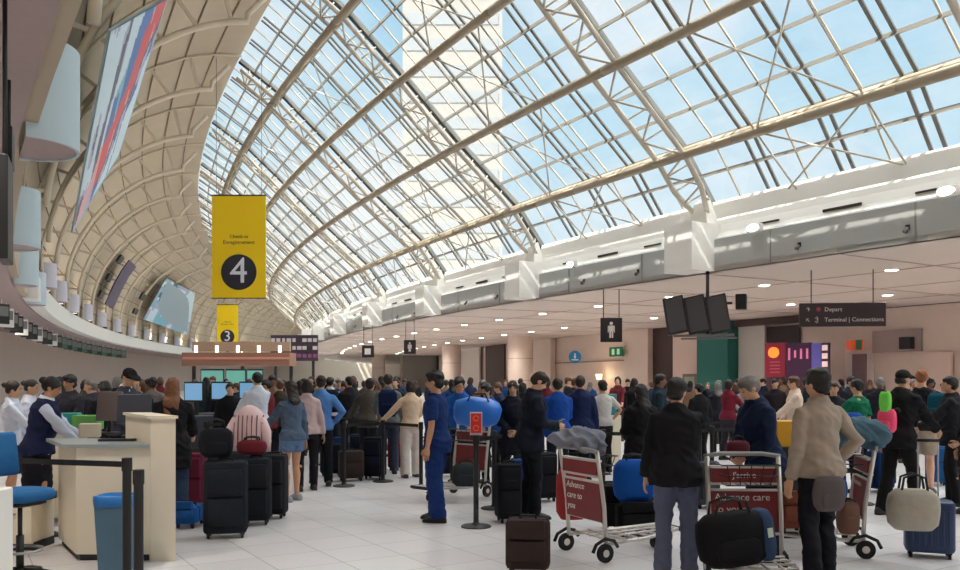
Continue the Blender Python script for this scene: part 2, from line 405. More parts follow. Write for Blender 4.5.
# back of the check-in side
struct(sheet([(22.5, 0), (22.5, 5.1), (22.8, 5.1), (22.8, 0)], GA, closed=True).build('wall_left', mat('beige_wall', (196, 180, 168), .7, 0, .05, 1.2)))
struct(sheet([(18.33, 5.0), (22.8, 5.0), (22.8, 5.25), (18.33, 5.25)], GA, closed=True).build('ceiling', mat('grey_soffit', (170, 152, 150), .7)))
lam_m = mat('pale_blue_metal', (196, 214, 222), .5, 0, .03, 2)
lav_m = mat('lavender_metal', (206, 204, 216), .5, 0, .03, 2)
def shade(ang, d, z0, z1, r, m, label, group=None):
    t = thing('canopy_lamp_shroud', label, 'wall light', P(ang, d, z0), yaw(ang), group)
    mb = MB(); n = 14; h = z1-z0
    o = [(r*sin(pi*k/n-pi*.5+pi*.5), -r*cos(pi*k/n)) for k in range(n+1)]
    rg = []
    for q, zz in ((1, 0), (1, h), (.94, h), (.94, 0)):
        rg.append([(r*q*1.0*sin(pi*k/n), -r*q*cos(pi*k/n), zz) for k in range(n+1)])
    vs = [p for g in rg for p in g]; N1 = n+1
    fs = [(i*N1+k, i*N1+k+1, ((i+1) % 4)*N1+k+1, ((i+1) % 4)*N1+k) for i in range(4) for k in range(n)]
    mb.add(vs, fs); mb.build('shroud', m, t, 40)
    mb = MB(); mb.loft([[(r*.93*sin(pi*k/n), -r*.93*cos(pi*k/n), zz) for k in range(n+1)] for zz in (.03, .06)]); mb.build('soffit_plate', MATS['grey_soffit'], t)
for k, (a, lab) in enumerate(((3.35, 'large pale blue half-round shroud at the top left, nearest on the canopy'), (5.9, 'pale blue half-round shroud below the largest one, beside the hanging black monitors'),
        (8.25, 'third pale blue half-round shroud along the left canopy'), (10.35, 'fourth and smallest of the pale blue shrouds, where the white band starts'))):
    shade(a, 18.25, 5.0, 6.45, .76, lam_m, lab)
for k in range(11):
    shade(RIB0+RS*(7+k), 17.75, 6.12, 7.3, .55, lav_m, 'lavender grey half-round shroud above the white band, %s from the near end' % ORD[k], 'rib foot shrouds')
struct(sheet([(17.7, 5.1), (17.7, 6.1), (18.3, 6.1), (18.3, 5.1)], arange(9.8, 31, 1), closed=True).build('trim_6', white_m))
# end walls
for a, nm in ((A0+.5, 'wall_front'), (44, 'wall_back')):
    m = MB(); prof = [(-16.5, 0), (22.6, 0), (22.6, 5), (18.1, 5.2)]+[v for v in VSURF[1:]]+SKIN[::-1][1:]+[(-16.5, 6.9)]
    m.add([P(a, d, z) for d, z in prof], [tuple(range(len(prof)))]); struct(m.build(nm, mat('end_wall', (200, 190, 176), .8)))

# added uplights on the canopy, put in to brighten vault and hall
for b_ in range(-3, 14):
    a = RIB0+RS*(b_+.5+7) if b_ > -1 else bay(b_)+1.2; t = thing('added_canopy_uplight', 'small added uplight lying on top of the left canopy, %s from the near end' % ORD[b_+3], 'light fixture', P(a, 18.2 if 0 else 17.9, 6.2 if a > 10.6 else 5.3), yaw(a), 'added canopy uplights')
    if a < 10.6: t.location = P(a, 18.5, 5.25)
    m = MB(); m.box((0, 0, .06), (.3, .5, .12)); m.build('housing', dark_m, t)
    m = MB(); m.box((0, 0, .125), (.24, .44, .01)); m.build('lens', glow_m, t)
    l = bpy.data.lights.new('uplight_fill_lamp', 'SPOT'); l.energy = 420; l.color = (1, .86, .68); l.spot_size = R(125); l.spot_blend = .8; l.shadow_soft_size = .25
    lo = bpy.data.objects.new('lamp', l); COL.objects.link(lo); lo.parent = t; lo.location = (.05, 0, .2); lo.rotation_euler = (0, R(155), 0)

# a pale tower block outside, seen through the glass
t = thing('outside_tower', 'pale office tower outside beyond the glass roof', 'building', (-3.6, 118, 0))
tw = mat('tower_concrete', (146, 143, 138), .8, 0, .03, .3); tg = mat('tower_glass', (134, 138, 142), .5)
m = MB(); m.box((0, 0, 42), (13, 14, 84)); m.build('tower_wall', tw, t)
for fl_ in range(22):
    m = MB()
    m.box((0, -7.03, 8+fl_*3.4), (12, .1, 1.5)); m.build('window_band', tg, t)

for k_, (x_, lab) in enumerate(((755, 'bright oval floodlight on the eave just right of the pier above the flight screens'), (948, 'bright oval floodlight on the eave at the right edge of the photo'), (572, 'bright oval floodlight on the eave right of the second roof pier'))):
    kk = (x_-480)/FPX; r = RE+.3; A_ = kk*kk+1; B_ = -2*(kk*CX+CY); Y_ = (-B_-math.sqrt(B_*B_-4*A_*(CX*CX+CY*CY-r*r)))/(2*A_)
    t = thing('eave_floodlight', lab, 'light fixture', (kk*Y_, Y_, 5.86), H0-R(2), 'eave floodlights')
    m = MB(); m.rbox((0, 0, -.14), (.2, .46, .24), .06); m.build('housing', steel_w, t, 40)
    m = MB(); m.ell((-.10, 0, -.02), (.05, .2, .1)); m.build('lens', glow_m, t, True)

for k in range(13):      # fill lights added under the left canopy to lift the dim desk side
    a = -3.2+k*1.25; t = thing('added_canopy_downlight', 'added round downlight under the left canopy, %s from the camera end' % ORD[k], 'ceiling light', P(a, 19.3, 5.0), yaw(a), 'added canopy downlights')
    m = MB(); m.tube([(0, 0, 0), (0, 0, -.03)], [.16, .18], 18); m.build('trim_ring', white_m, t); m = MB(); m.cyl((0, 0, -.045), .13, .016, 18); m.build('lens', glow_m, t)
    l = bpy.data.lights.new('canopy_fill_lamp', 'SPOT'); l.energy = 420; l.color = (1, .92, .82); l.spot_size = R(130); l.spot_blend = .8; l.shadow_soft_size = .15
    lo = bpy.data.objects.new('lamp', l); COL.objects.link(lo); lo.parent = t; lo.location = (0, 0, -.07)
# ---------------------------------------------------------------- figures
TMP = bpy.data.scenes.new('figure_workshop'); bpy.context.window.scene = TMP     # a small scene keeps the evaluation quick
WORK = bpy.data.objects.new('tmp', bpy.data.meshes.new('tmp')); TMP.collection.objects.link(WORK); JUNK = []
q = WORK.modifiers.new('r', 'REMESH'); q.mode = 'VOXEL'; q.adaptivity = 0
q = WORK.modifiers.new('s', 'SMOOTH'); q.factor = .5
def remesh(mb, voxel, smooth=4, wr=0, seed=0, cut=None):
    """union of closed solids -> one continuous skin"""
    me = mb.mesh('tmp'); bm = bmesh.new(); bm.from_mesh(me); bmesh.ops.recalc_face_normals(bm, faces=bm.faces); bm.to_mesh(me); bm.free()
    o = WORK; o.data = me; o.modifiers['r'].voxel_size = voxel; o.modifiers['s'].iterations = smooth
    dg = bpy.context.evaluated_depsgraph_get()
    out = bpy.data.meshes.new_from_object(o.evaluated_get(dg)); JUNK.append(me)
    if wr:
        cs = [v.co.copy() for v in out.vertices]; ns = [v.normal.copy() for v in out.vertices]; fl_ = []
        for c, m in zip(cs, ns):
            p = c*7; n = 1-abs(noise.noise(Vector((p.x+seed*3.7, p.y, p.z*1.6+p.x*.8))))*2; fl_ += (c+m*wr*(n-.45))[:]
        out.vertices.foreach_set('co', fl_)
    if cut:
        bm = bmesh.new(); bm.from_mesh(out); bmesh.ops.delete(bm, geom=[v for v in bm.verts if cut(v.co)], context='VERTS'); bm.to_mesh(out); bm.free()
    out.polygons.foreach_set('use_smooth', [True]*len(out.polygons)); out.materials.clear()
    return out
SKINS = {'fair': (226, 178, 150), 'tan': (196, 146, 114), 'olive': (208, 162, 130), 'brown': (130, 88, 66)}
HAIRS = {'black': (24, 20, 20), 'dark': (42, 30, 25), 'brown': (92, 60, 38), 'auburn': (120, 76, 48), 'grey': (118, 112, 108), 'ginger': (150, 92, 60)}
FCACHE = {}
def rot_about(p, piv, ax, a): return piv+Matrix.Rotation(a, 3, ax) @ (Vector(p)-piv)
def ik(S, W, l1, l2, hint):
    S, W, hint = Vector(S), Vector(W), Vector(hint); d = W-S; L = min(d.length, (l1+l2)*.995); u = d.normalized(); W = S+u*L
    x = (l1*l1-l2*l2+L*L)/(2*L); h = math.sqrt(max(l1*l1-x*x, 1e-6)); hp = hint-u*hint.dot(u); hp.normalize()
    return S+u*x+hp*h, W
ARM = {  # wrist target (out, forward, up), elbow hint (out, fwd, up), finger curl
 'down': ((.27, .03, .82), (.3, -1, 0), .5), 'back': ((.24, -.12, .84), (.6, -1, 0), .5), 'phone': ((.07, .30, 1.10), (.5, -.4, -1), 1.0),
 'forward': ((.20, .42, 1.02), (.6, -.4, -1), .8), 'desk': ((.12, .46, 1.03), (.6, -.3, -1), .6), 'face': ((.02, .17, 1.50), (.6, .5, -1), 1.1),
 'hip': ((.20, .05, .98), (1, -.6, 0), .8), 'handle': ((.27, .16, .96), (.4, -1, 0), 1.3), 'front': ((.05, .24, .98), (.8, -.4, -.3), .9),
 'reach': ((.18, .52, 1.15), (.6, -.2, -1), .6), 'pull': ((.28, -.26, .80), (.4, -1, .2), 1.3), 'chest': ((.0, .2, 1.2), (.9, -.2, -.8), .9), 'side': ((.52, .18, .98), (.3, -.6, -1), .8)}
def figure(spec):
    k = tuple(sorted((a, str(b)) for a, b in spec.items() if a not in ('colors',)))
    if k in FCACHE: return FCACHE[k]
    g = spec.get
    fem = g('fem', 0); near = g('near', 0); vx = .0125 if near else .02
    sw = .9 if fem else 1.0; hw = 1.03 if fem else 1.0; bulk = g('bulk', 1.0)
    lean = R(g('lean', 3)); hip = Vector((0, 0, .93))
    def B(p):       # bend of the trunk
        p = Vector(p); t = max(0, min(1, (p.z-.9)/.25)); return rot_about(p, hip, 'X', -lean*t)
    TOR = [(.83, .10, .085, 0), (.88, .158*hw, .112, -.01), (.95, .168*hw, .118, -.012), (1.06, .140*sw, .102, 0), (1.16, .150*sw, .108, .004), (1.27, .165*sw, .118, .008), (1.36, .172*sw, .110, 0), (1.405, .150*sw, .088, -.008), (1.44, .115, .074, -.01), (1.478, .064, .060, -.008), (1.50, .058, .056, -.006)]
    def torso(mb, infl, z0, z1, flare=0):
        rg = []
        rows = [r for r in TOR if z0 <= r[0] <= z1]
        if rows[0][0] > z0+.01: rows = [(z0,)+rows[0][1:]]+rows
        for z, a, b, y in rows:
            fl_ = flare*max(0, (1.0-z)/.2); a = (a*bulk+infl+fl_) if z < 1.44 else a+infl*.9+.004; b = (b*bulk+infl+fl_) if z < 1.44 else b+infl*.9+.004
            if infl and z < 1.05: a, b = max(a, .172*hw*bulk+infl+.012), max(b, .122*bulk+infl+.014)
            rg.append([B((a*cos(2*pi*i/16)*1.0, y+b*sin(2*pi*i/16), z)) for i in range(16)])
        mb.loft(rg)
    sh = {s: B((s*.172*sw, -.008, 1.385)) for s in (-1, 1)}
    arms = {}
    for s, key in ((-1, g('L', 'down')), (1, g('R', 'down'))):
        if not isinstance(key, str): tgt, hint, curl = key
        else: tgt, hint, curl = ARM[key]
        W = B((s*tgt[0], tgt[1], tgt[2])) if tgt[2] > .9 else Vector((s*tgt[0], tgt[1]+lean*.2, tgt[2]))
        E_, W = ik(sh[s], W, .285, .25, (s*hint[0], hint[1], hint[2])); arms[s] = (sh[s], E_, W, curl)
    st = g('stride', 0.04); legs = {}
    for s in (-1, 1):
        H = Vector((s*.088, -.005, .90)); A = Vector((s*(.095+g('stance', .02)), s*st, .085+(.03 if abs(st) > .2 and s*st < 0 else 0)))
        K, A = ik(H, A, *((.413, .406) if abs(st) < .1 else (.418, .412)), (s*.1, 1, 0)); legs[s] = (H, K, A)
    body = MB(); torso(body, 0, .8, 2)
    hp = B((0, 0, 1.53)); HM = Matrix.Translation(hp) @ Matrix.Rotation(R(-g('hyaw', 0))*-1, 4, 'Z') @ Matrix.Rotation(-R(g('hpitch', 6))-lean*.4, 4, 'X') @ Matrix.Translation((0, 0, -1.562))
    h2 = lambda p: HM @ Vector(p)
    body.tube([B((0, -.012, 1.42)), B((0, -.006, 1.50)), h2((0, .006, 1.58))], [(.066, .062), .054, .052], 12)
    body.ell((0, -.004, 1.662), (.073, .092, .090), HM); body.ell((0, .028, 1.610), (.054, .062, .064), HM); body.ell((0, .048, 1.577), (.028, .034, .022), HM)
    body.ell((0, .045, 1.640), (.056, .044, .05), HM)
    body.tube([h2((0, .082, 1.668)), h2((0, .098, 1.645)), h2((0, .106, 1.625)), h2((0, .088, 1.616))], [.007, .009, .013, .010], 8)
    for s in (-1, 1): body.ell((s*.073, -.004, 1.638), (.010, .02, .031), HM)
    for s in (-1, 1):
        H, K, A = legs[s]
        body.tube([H+Vector((0, 0, .04)), H.lerp(K, .35), K.lerp(H, .12), K, K.lerp(A, .3)+Vector((0, -.018, 0)), K.lerp(A, .75), A], [(.088, .095), .076, .055, .049, .057, .040, .037], 12)
        body.loft([[A+Vector((x*.034*w, y, z)) for x, z in ((-1, -.075), (1, -.075), (1, -.06), (.5, tp), (-.5, tp), (-1, -.06))] for y, w, tp in ((-.055, .5, -.03), (0, .75, -.01), (.07, .9, -.03), (.14, .7, -.05))])
        S, E_, W, curl = arms[s]
        body.tube([S+Vector((-s*.04, 0, .005)), S, S.lerp(E_, .4), E_, E_.lerp(W, .3), W], [.040, .047, .045, .038, .039, .026], 12)
    hands = MB()
    for s in (-1, 1):
        S, E_, W, curl = arms[s]; f = (W-E_).normalized(); inn = Vector((-s, 0, 0)); inn = inn-f*inn.dot(f)
        if inn.length < .2: inn = Vector((0, 0, -1))-f*f.dot(Vector((0, 0, -1)))
        inn.normalize(); side = f.cross(inn).normalized()
        if side.y < 0 and abs(f.z) > .6 or side.z < 0 and abs(f.z) <= .6: side = -side   # thumb side: forward when hanging, up when reaching
        hands.tube([W-f*.02, W+f*.02, W+f*.055, W+f*.09], [(.022, .022), (.034, .017), (.041, .016), (.036, .012)], 10) if 0 else hands.loft([[W+f*q+side*a*cos(2*pi*i/10)+inn*b*sin(2*pi*i/10) for i in range(10)] for q, a, b in ((-.03, .025, .023), (.0, .028, .02), (.035, .040, .017), (.07, .043, .016), (.092, .038, .011))])
        for j, (off, ln) in enumerate(((.030, .072), (.010, .080), (-.011, .075), (-.031, .058))):
            p = W+f*.082+side*off; a = .12+.1*curl; pts = [p]
            for q in range(3):
                d = f*cos(a)+inn*sin(a); p = p+d*ln*(.42, .32, .26)[q]; pts.append(p); a += curl*.75
            hands.tube(pts, [.0095, .0088, .008, .006], 6)
        p = W+f*.02+side*.030
        hands.tube([p-side*.01, p+side*.022+f*.022+inn*.008, p+side*.030+f*.045+inn*.02, p+side*.028+f*.068+inn*.028], [.013, .0115, .010, .007], 6)
    bm_ = remesh(body, vx, 3)
    # hands join the skin as the same mesh
    hm = hands.mesh('h'); bm = bmesh.new(); bm.from_mesh(bm_); b2 = bmesh.new(); b2.from_mesh(hm); bmesh.ops.recalc_face_normals(b2, faces=b2.faces); b2.to_mesh(hm); b2.free(); bm.from_mesh(hm); bm.to_mesh(bm_); bm.free()
    bm_.polygons.foreach_set('use_smooth', [True]*len(bm_.polygons))
    parts = {'body': [bm_]}
    seed = hash(str(k)) % 97 if 0 else (len(FCACHE)*13) % 97
    # ---- top
    top = g('top', 'shirt'); infl = {'tshirt': .014, 'shirt': .018, 'jacket': .032, 'coat': .036, 'scrubs': .024, 'vest': .036}[top]; hem = {'tshirt': .88, 'shirt': .90, 'jacket': .80, 'coat': .62, 'scrubs': .80, 'vest': .92}[top]
    t = MB(); torso(t, infl, min(hem, .88), 1.485 if top in ('tshirt', 'scrubs', 'vest') else 1.51)
    if hem < .86:
        t.loft([[B((a*cos(2*pi*i/16), y+b*sin(2*pi*i/16), z)) for i in range(16)] for z, a, b, y in ((hem, .185+infl, .135+infl, 0), (.9, .168+infl, .12+infl, -.01), (1.0, .155+infl, .11+infl, 0))])
    short = top in ('tshirt', 'scrubs'); sr = .014 if top == 'tshirt' else .02 if top == 'scrubs' else infl*.75
    for s in (-1, 1):
        S, E_, W, c_ = arms[s]
        if top == 'vest': continue
        if short: t.tube([S+Vector((-s*.06, 0, .01)), S, S.lerp(E_, .5), S.lerp(E_, .78)], [.038+sr, .046+sr, .049+sr, .052+sr], 12)
        else: t.tube([S+Vector((-s*.06, 0, .01)), S, S.lerp(E_, .5), E_, E_.lerp(W, .5), E_.lerp(W, .97)], [.036+sr, .044+sr, .046+sr, .044+sr, .037+sr, .031+sr], 12)
    parts['top'] = [remesh(t, vx, 3, .014 if near else .008, seed)]
    if top in ('shirt', 'jacket', 'coat'):
        c = MB(); n = 14
        for r0, r1, z0, z1 in ((.084, .064, 1.455, 1.507),):
            ri_ = [[B(((r-th)*cos(2*pi*i/n), -.01+(r-th)*1.0*sin(2*pi*i/n), z+.012*-sin(2*pi*i/n))) for i in range(n)] for r, z, th in ((r0+.012, z0, 0), (r1+.010, z1, 0), (r1, z1, .004), (r0, z0, .004))]
            c.loft(ri_, False)
        me = c.mesh('collar'); me.polygons.foreach_set('use_smooth', [True]*len(me.polygons)); parts['collar'] = [me]
    # ---- bottoms
    bt = g('bottom', 'trousers'); b = MB()
    if bt == 'skirt':
        rg = []
        for z, a, q in ((1.03, .150*hw, .112), (.93, .182*hw, .13), (.80, .192, .142), (.66, .190, .15), (g('hem', .50), .185, .155)): rg.append([Vector((a*cos(2*pi*i/16), -.01+q*sin(2*pi*i/16), z)) for i in range(16)])
        b.loft(rg)
    else:
        b.loft([[Vector((a*cos(2*pi*i/16)*bulk, y+q*sin(2*pi*i/16)*bulk, z)) for i in range(16)] for z, a, q, y in ((.80, .13, .09, -.01), (.87, .172*hw, .122, -.012), (.95, .178*hw, .128, -.012), (1.03, .160*hw, .112, -.005))])
        w = {'trousers': .014, 'jeans': .018, 'wide': .032, 'shorts': .024, 'leggings': .004}[bt]
        for s in (-1, 1):
            H, K, A = legs[s]; A2 = A+Vector((0, -.008, -.035))
            if bt == 'shorts': b.tube([H+Vector((0, 0, .05)), H.lerp(K, .35), H.lerp(K, g('hemk', .85))], [.092+w*.5, .084+w, .072+w], 12)
            else: b.tube([H+Vector((0, 0, .05)), H.lerp(K, .35), K, K.lerp(A2, .4)+Vector((0, -.012, 0)), K.lerp(A2, .8), A2], [.09+w*.5, .082+w, .060+w, .058+w, .052+w*1.3, .053+w*1.3], 12)
    parts['bottom'] = [remesh(b, vx, 2, .012 if near and bt != 'leggings' else .004, seed+5)]
    # ---- shoes
    parts['shoe'] = []
    for s in (-1, 1):
        A = legs[s][2]; q = MB(); z0 = A.z-.085
        rg = []
        for y, w_, h in ((-.095, .024, .055), (-.082, .040, .085), (-.02, .046, .095), (.05, .049, .088), (.12, .050, .062), (.165, .043, .045), (.185, .022, .024)):
            rg.append([Vector((A.x+w_*x, A.y+y, z0+z*h)) for x, z in ((-.9, 0), (.9, 0), (1, .35), (.75, .85), (.3, 1), (-.3, 1), (-.75, .85), (-1, .35))])
        q.loft(rg); me = q.mesh('shoe'); bm = bmesh.new(); bm.from_mesh(me); bmesh.ops.recalc_face_normals(bm, faces=bm.faces); bm.to_mesh(me); bm.free(); me.polygons.foreach_set('use_smooth', [True]*len(me.polygons)); parts['shoe'].append(me)
    # ---- hair / cap
    hs = g('hair', 'short')
    if hs != 'bald':
        hh = MB(); hh.ell((0, -.016, 1.676), (.084, .096, .090), HM)
        if hs == 'short': hh.ell((0, -.045, 1.640), (.074, .062, .07), HM); hh.ell((0, .02, 1.722), (.062, .062, .032), HM)
        if hs == 'full': hh.ell((0, -.03, 1.69), (.094, .096, .088), HM); hh.ell((0, -.055, 1.625), (.08, .058, .07), HM); hh.ell((.01, .03, 1.73), (.066, .062, .035), HM)
        if hs in ('long', 'verylong'):
            e = 1.30 if hs == 'verylong' else 1.42
            hh.ell((0, -.035, 1.64), (.087, .078, .10), HM)
            hh.loft([[HM @ Vector((a*cos(2*pi*i/12), y+q*sin(2*pi*i/12), z)) if z > 1.5 else B((a*cos(2*pi*i/12), y+q*sin(2*pi*i/12), z)) for i in range(12)] for z, a, q, y in ((1.68, .08, .06, -.04), (1.60, .088, .06, -.045), (1.52, .092, .05, -.065), (1.44, .098, .042, -.105), (e, .082, .03, -.118), (e-.05, .04, .015, -.12))])
        if hs == 'bob': hh.ell((0, -.03, 1.635), (.093, .08, .098), HM); hh.ell((0, -.045, 1.585), (.088, .058, .06), HM)
        if hs in ('bun', 'pony'):
            hh.ell((0, -.045, 1.650), (.074, .06, .07), HM)
            if hs == 'bun': hh.ell((0, -.115, 1.69), (.04, .035, .04), HM)
            else: hh.tube([h2((0, -.10, 1.69)), h2((0, -.135, 1.66)), h2((0, -.135, 1.56)), h2((0, -.12, 1.46))], [.028, .034, .03, .01], 8)
        if hs == 'cap': hh = MB(); hh.ell((0, -.04, 1.630), (.072, .06, .055), HM)
        parts['hair'] = [remesh(hh, vx*.75, 2, .011, seed+9)]
    if hs == 'cap':
        c = MB(); c.ell((0, -.006, 1.69), (.083, .102, .078), HM); c.loft([[HM @ Vector((x*.075*w_, y, z)) for x, z in ((-1, z0), (0, z0+.012), (1, z0), (1, z0-.016), (0, z0-.004), (-1, z0-.016))] for y, w_, z0 in ((.03, 1, 1.71), (.11, .98, 1.704), (.155, .75, 1.692), (.175, .3, 1.686))]); parts['cap'] = [remesh(c, .009, 1)]
    # ---- face
    parts['eye'] = []
    for s in (-1, 1):
        q = MB(); q.ell((s*.029, .0815, 1.652), (.0125, .006, .0065), HM, 8, 5); parts['eye'].append(q.mesh('eye'))
    q = MB()
    for s in (-1, 1): q.tube([h2((s*.014, .089, 1.670)), h2((s*.032, .088, 1.675)), h2((s*.046, .078, 1.668))], [.003, .004, .002], 5)
    parts['eyebrow'] = [q.mesh('eyebrow')]
    q = MB(); q.tube([h2((-.022, .081, 1.592)), h2((-.008, .0885, 1.596)), h2((.008, .0885, 1.596)), h2((.022, .081, 1.592))], [(.002, .002), (.004, .0055), (.004, .0055), (.002, .002)], 6); parts['mouth'] = [q.mesh('mouth')]
    for kk in parts:
        for me in parts[kk]: me.materials.clear(); me.materials.append(None)
    FCACHE[k] = parts; return parts
PN = {'tshirt': 't_shirt', 'shirt': 'shirt', 'jacket': 'jacket', 'coat': 'coat', 'scrubs': 'scrub_top', 'vest': 'waistcoat'}
def person(label, x, Y, ht, face, spec, col, group=None, z=0):
    """face: heading in degrees, 0 away from the camera, 90 to the left, -90 to the right, 180 towards it"""
    loc = gr(x, Y, z) if not isinstance(x, Vector) else x
    t = thing('person', label, 'person', loc, R(face), group); k = ht/1.75; t.scale = (k, k, k)
    parts = figure(spec); c = dict(skin='olive', hair='black', top=(40, 42, 50), bottom=(34, 34, 40), shoe=(28, 26, 26), cap=(25, 25, 28)); c.update(col)
    sk = SKINS[c['skin']]; hr = HAIRS[c['hair']]
    cm = dict(body=mat('skin_'+c['skin'], sk, .55, 0, .04, 9), hair=mat('hair_'+c['hair'], hr, .6, 0, .3, 30, .3), top=cloth(c['top']), collar=cloth(c.get('collar', c['top'])), bottom=cloth(c['bottom']),
              shoe=mat('shoe_%d_%d_%d' % tuple(c['shoe']), c['shoe'], .5), cap=cloth(c['cap']), eye=mat('eye_dark', (40, 28, 24), .3), eyebrow=mat('hair_'+c['hair'], hr, .6), mouth=mat('lips', (168, 96, 88), .5))
    nm = dict(body='body', hair='hair', top=PN[spec.get('top', 'shirt')], collar='collar', bottom={'jeans': 'jeans', 'skirt': 'skirt', 'shorts': 'shorts'}.get(spec.get('bottom'), 'trousers'), shoe='shoe', cap='cap', eye='eye', eyebrow='eyebrow', mouth='mouth')
    for kk, ms in parts.items():
        if kk in ('eye', 'eyebrow', 'mouth') and (spec.get('noface') or Y > 16): continue
        for me in ms:
            o = bpy.data.objects.new(nm[kk], me); COL.objects.link(o); o.parent = t; o.material_slots[0].link = 'OBJECT'; o.material_slots[0].material = cm[kk]
    return t
# ---------------------------------------------------------------- things people travel with
rub = mat('rubber', (26, 26, 28), .8); chrome = mat('brushed_metal', (176, 176, 178), .35, .8); white_pl = mat('white_text', (236, 232, 226), .5)
def soft(mb, c, d, r, M=None, bulge=.1, seed=0, n=7):
    """sagging soft volume"""
    x, y, z = d[0]/2, d[1]/2, d[2]; rg = []
    for i in range(n+1):
        t = i/n; k = (.86+bulge*sin(pi*t)*1.2)*(1 if 0 < i < n else .78); ring = []
        for j in range(16):
            a = 2*pi*j/16; ca, sa = cos(a), sin(a); q = (abs(ca)**3.2+abs(sa)**3.2)**(-1/3.2)
            w = 1+.05*noise.noise(Vector((ca*2+seed, sa*2, t*3)))
            ring.append((c[0]+x*k*q*ca*w, c[1]+y*k*q*sa*w, c[2]+z*t))
        rg.append(ring)
    return mb.loft(rg, True, M)
def suitcase(label, loc, rz, size, rgb, handle=.0, hard=False, group=None, scuff=None, name='suitcase'):
    w, d, h = size; t = thing(name, label, 'suitcase', loc, R(rz), group); m = cloth(rgb, 'luggage') if not hard else mat('shell_%d_%d_%d' % rgb, rgb, .4, 0, .04, 5)
    mb = MB(); mb.rbox((0, 0, .05), (w, d, h-.05), .05 if not hard else .06, e=.035)
    if hard:
        for i in range(-3, 4): mb.rbox((i*w*.12, -d/2-.002, .12), (w*.05, .012, h-.2), .004, e=.003); mb.rbox((i*w*.12, d/2+.002, .12), (w*.05, .012, h-.2), .004, e=.003)
    mb.build('body', m, t, 40)
    if not hard:
        for z0, hh in ((.13, h*.36), (.13+h*.40, h*.34)):
            mb = MB(); mb.rbox((0, -d/2-.012, z0), (w*.8, .05, hh), .02, e=.012); mb.build('front_pocket', m, t, 40)
        mb = MB()
        for y in (-d*.18, d*.18): mb.loft([[(sx*(w/2+.004), y+dy, z) for sx, z in ((-1, .09), (1, .09), (1, h-.04), (.9, h+.003), (-.9, h+.003), (-1, h-.04))] for dy in (-.006, .006)])
        mb.build('zip', rub, t)
    mb = MB(); mb.tube([(-.07, 0, h-.005), (-.06, 0, h+.025), (.06, 0, h+.025), (.07, 0, h-.005)], .011, 8); mb.build('grab_handle', rub, t, True)
    for sx in (-1, 1):
        for sy in (-1, 1):
            mb = MB(); mb.wheel((sx*(w/2-.05), sy*(d/2-.045), .028), .028, .026); mb.box((sx*(w/2-.05), sy*(d/2-.045), .055), (.04, .03, .02)); mb.build('wheel', rub, t)
    if handle:
        mb = MB()
        for s in (-1, 1): mb.tube([(s*w*.2, d*.3, h-.03), (s*w*.2, d*.3, h+handle)], .008, 8)
        mb.build('handle_tube', chrome, t, True)
        mb = MB(); mb.tube([(-w*.23, d*.3, h+handle), (w*.23, d*.3, h+handle)], .015, 8); mb.build('handle_grip', rub, t, True)
    return t
def bag(name, label, cat, loc, rz, size, rgb, strap=.18, seed=1, group=None, tilt=0, pocket=True, strapm=None):
    w, d, h = size; t = thing(name, label, cat, loc, R(rz), group); t.rotation_euler = (0, R(tilt), R(rz)); m = cloth(rgb, 'bagcloth')
    mb = MB(); soft(mb, (0, 0, 0), size, .05, seed=seed); mb.build('body', m, t, True)
    if pocket: mb = MB(); soft(mb, (0, -d*.42, h*.1), (w*.62, d*.3, h*.45), .02, seed=seed+2); mb.build('pocket', m, t, True)
    if strap:
        for y in ((-d*.25, d*.25) if d > .12 else (0,)):
            mb = MB(); mb.tube([(-w*.25, y, h*.9), (-w*.22, y, h+strap*.7), (0, y, h+strap), (w*.22, y, h+strap*.7), (w*.25, y, h*.9)], (.012), 6) if 0 else mb.tube([(-w*.25, y, h*.9), (-w*.2, y, h+strap*.75), (0, y, h+strap), (w*.2, y, h+strap*.75), (w*.25, y, h*.9)], .011, 6); mb.build('strap', strapm or rub, t, True)
    return t
red_ad = mat('dark_red_panel', (128, 40, 44), .5, 0, .04, 3)
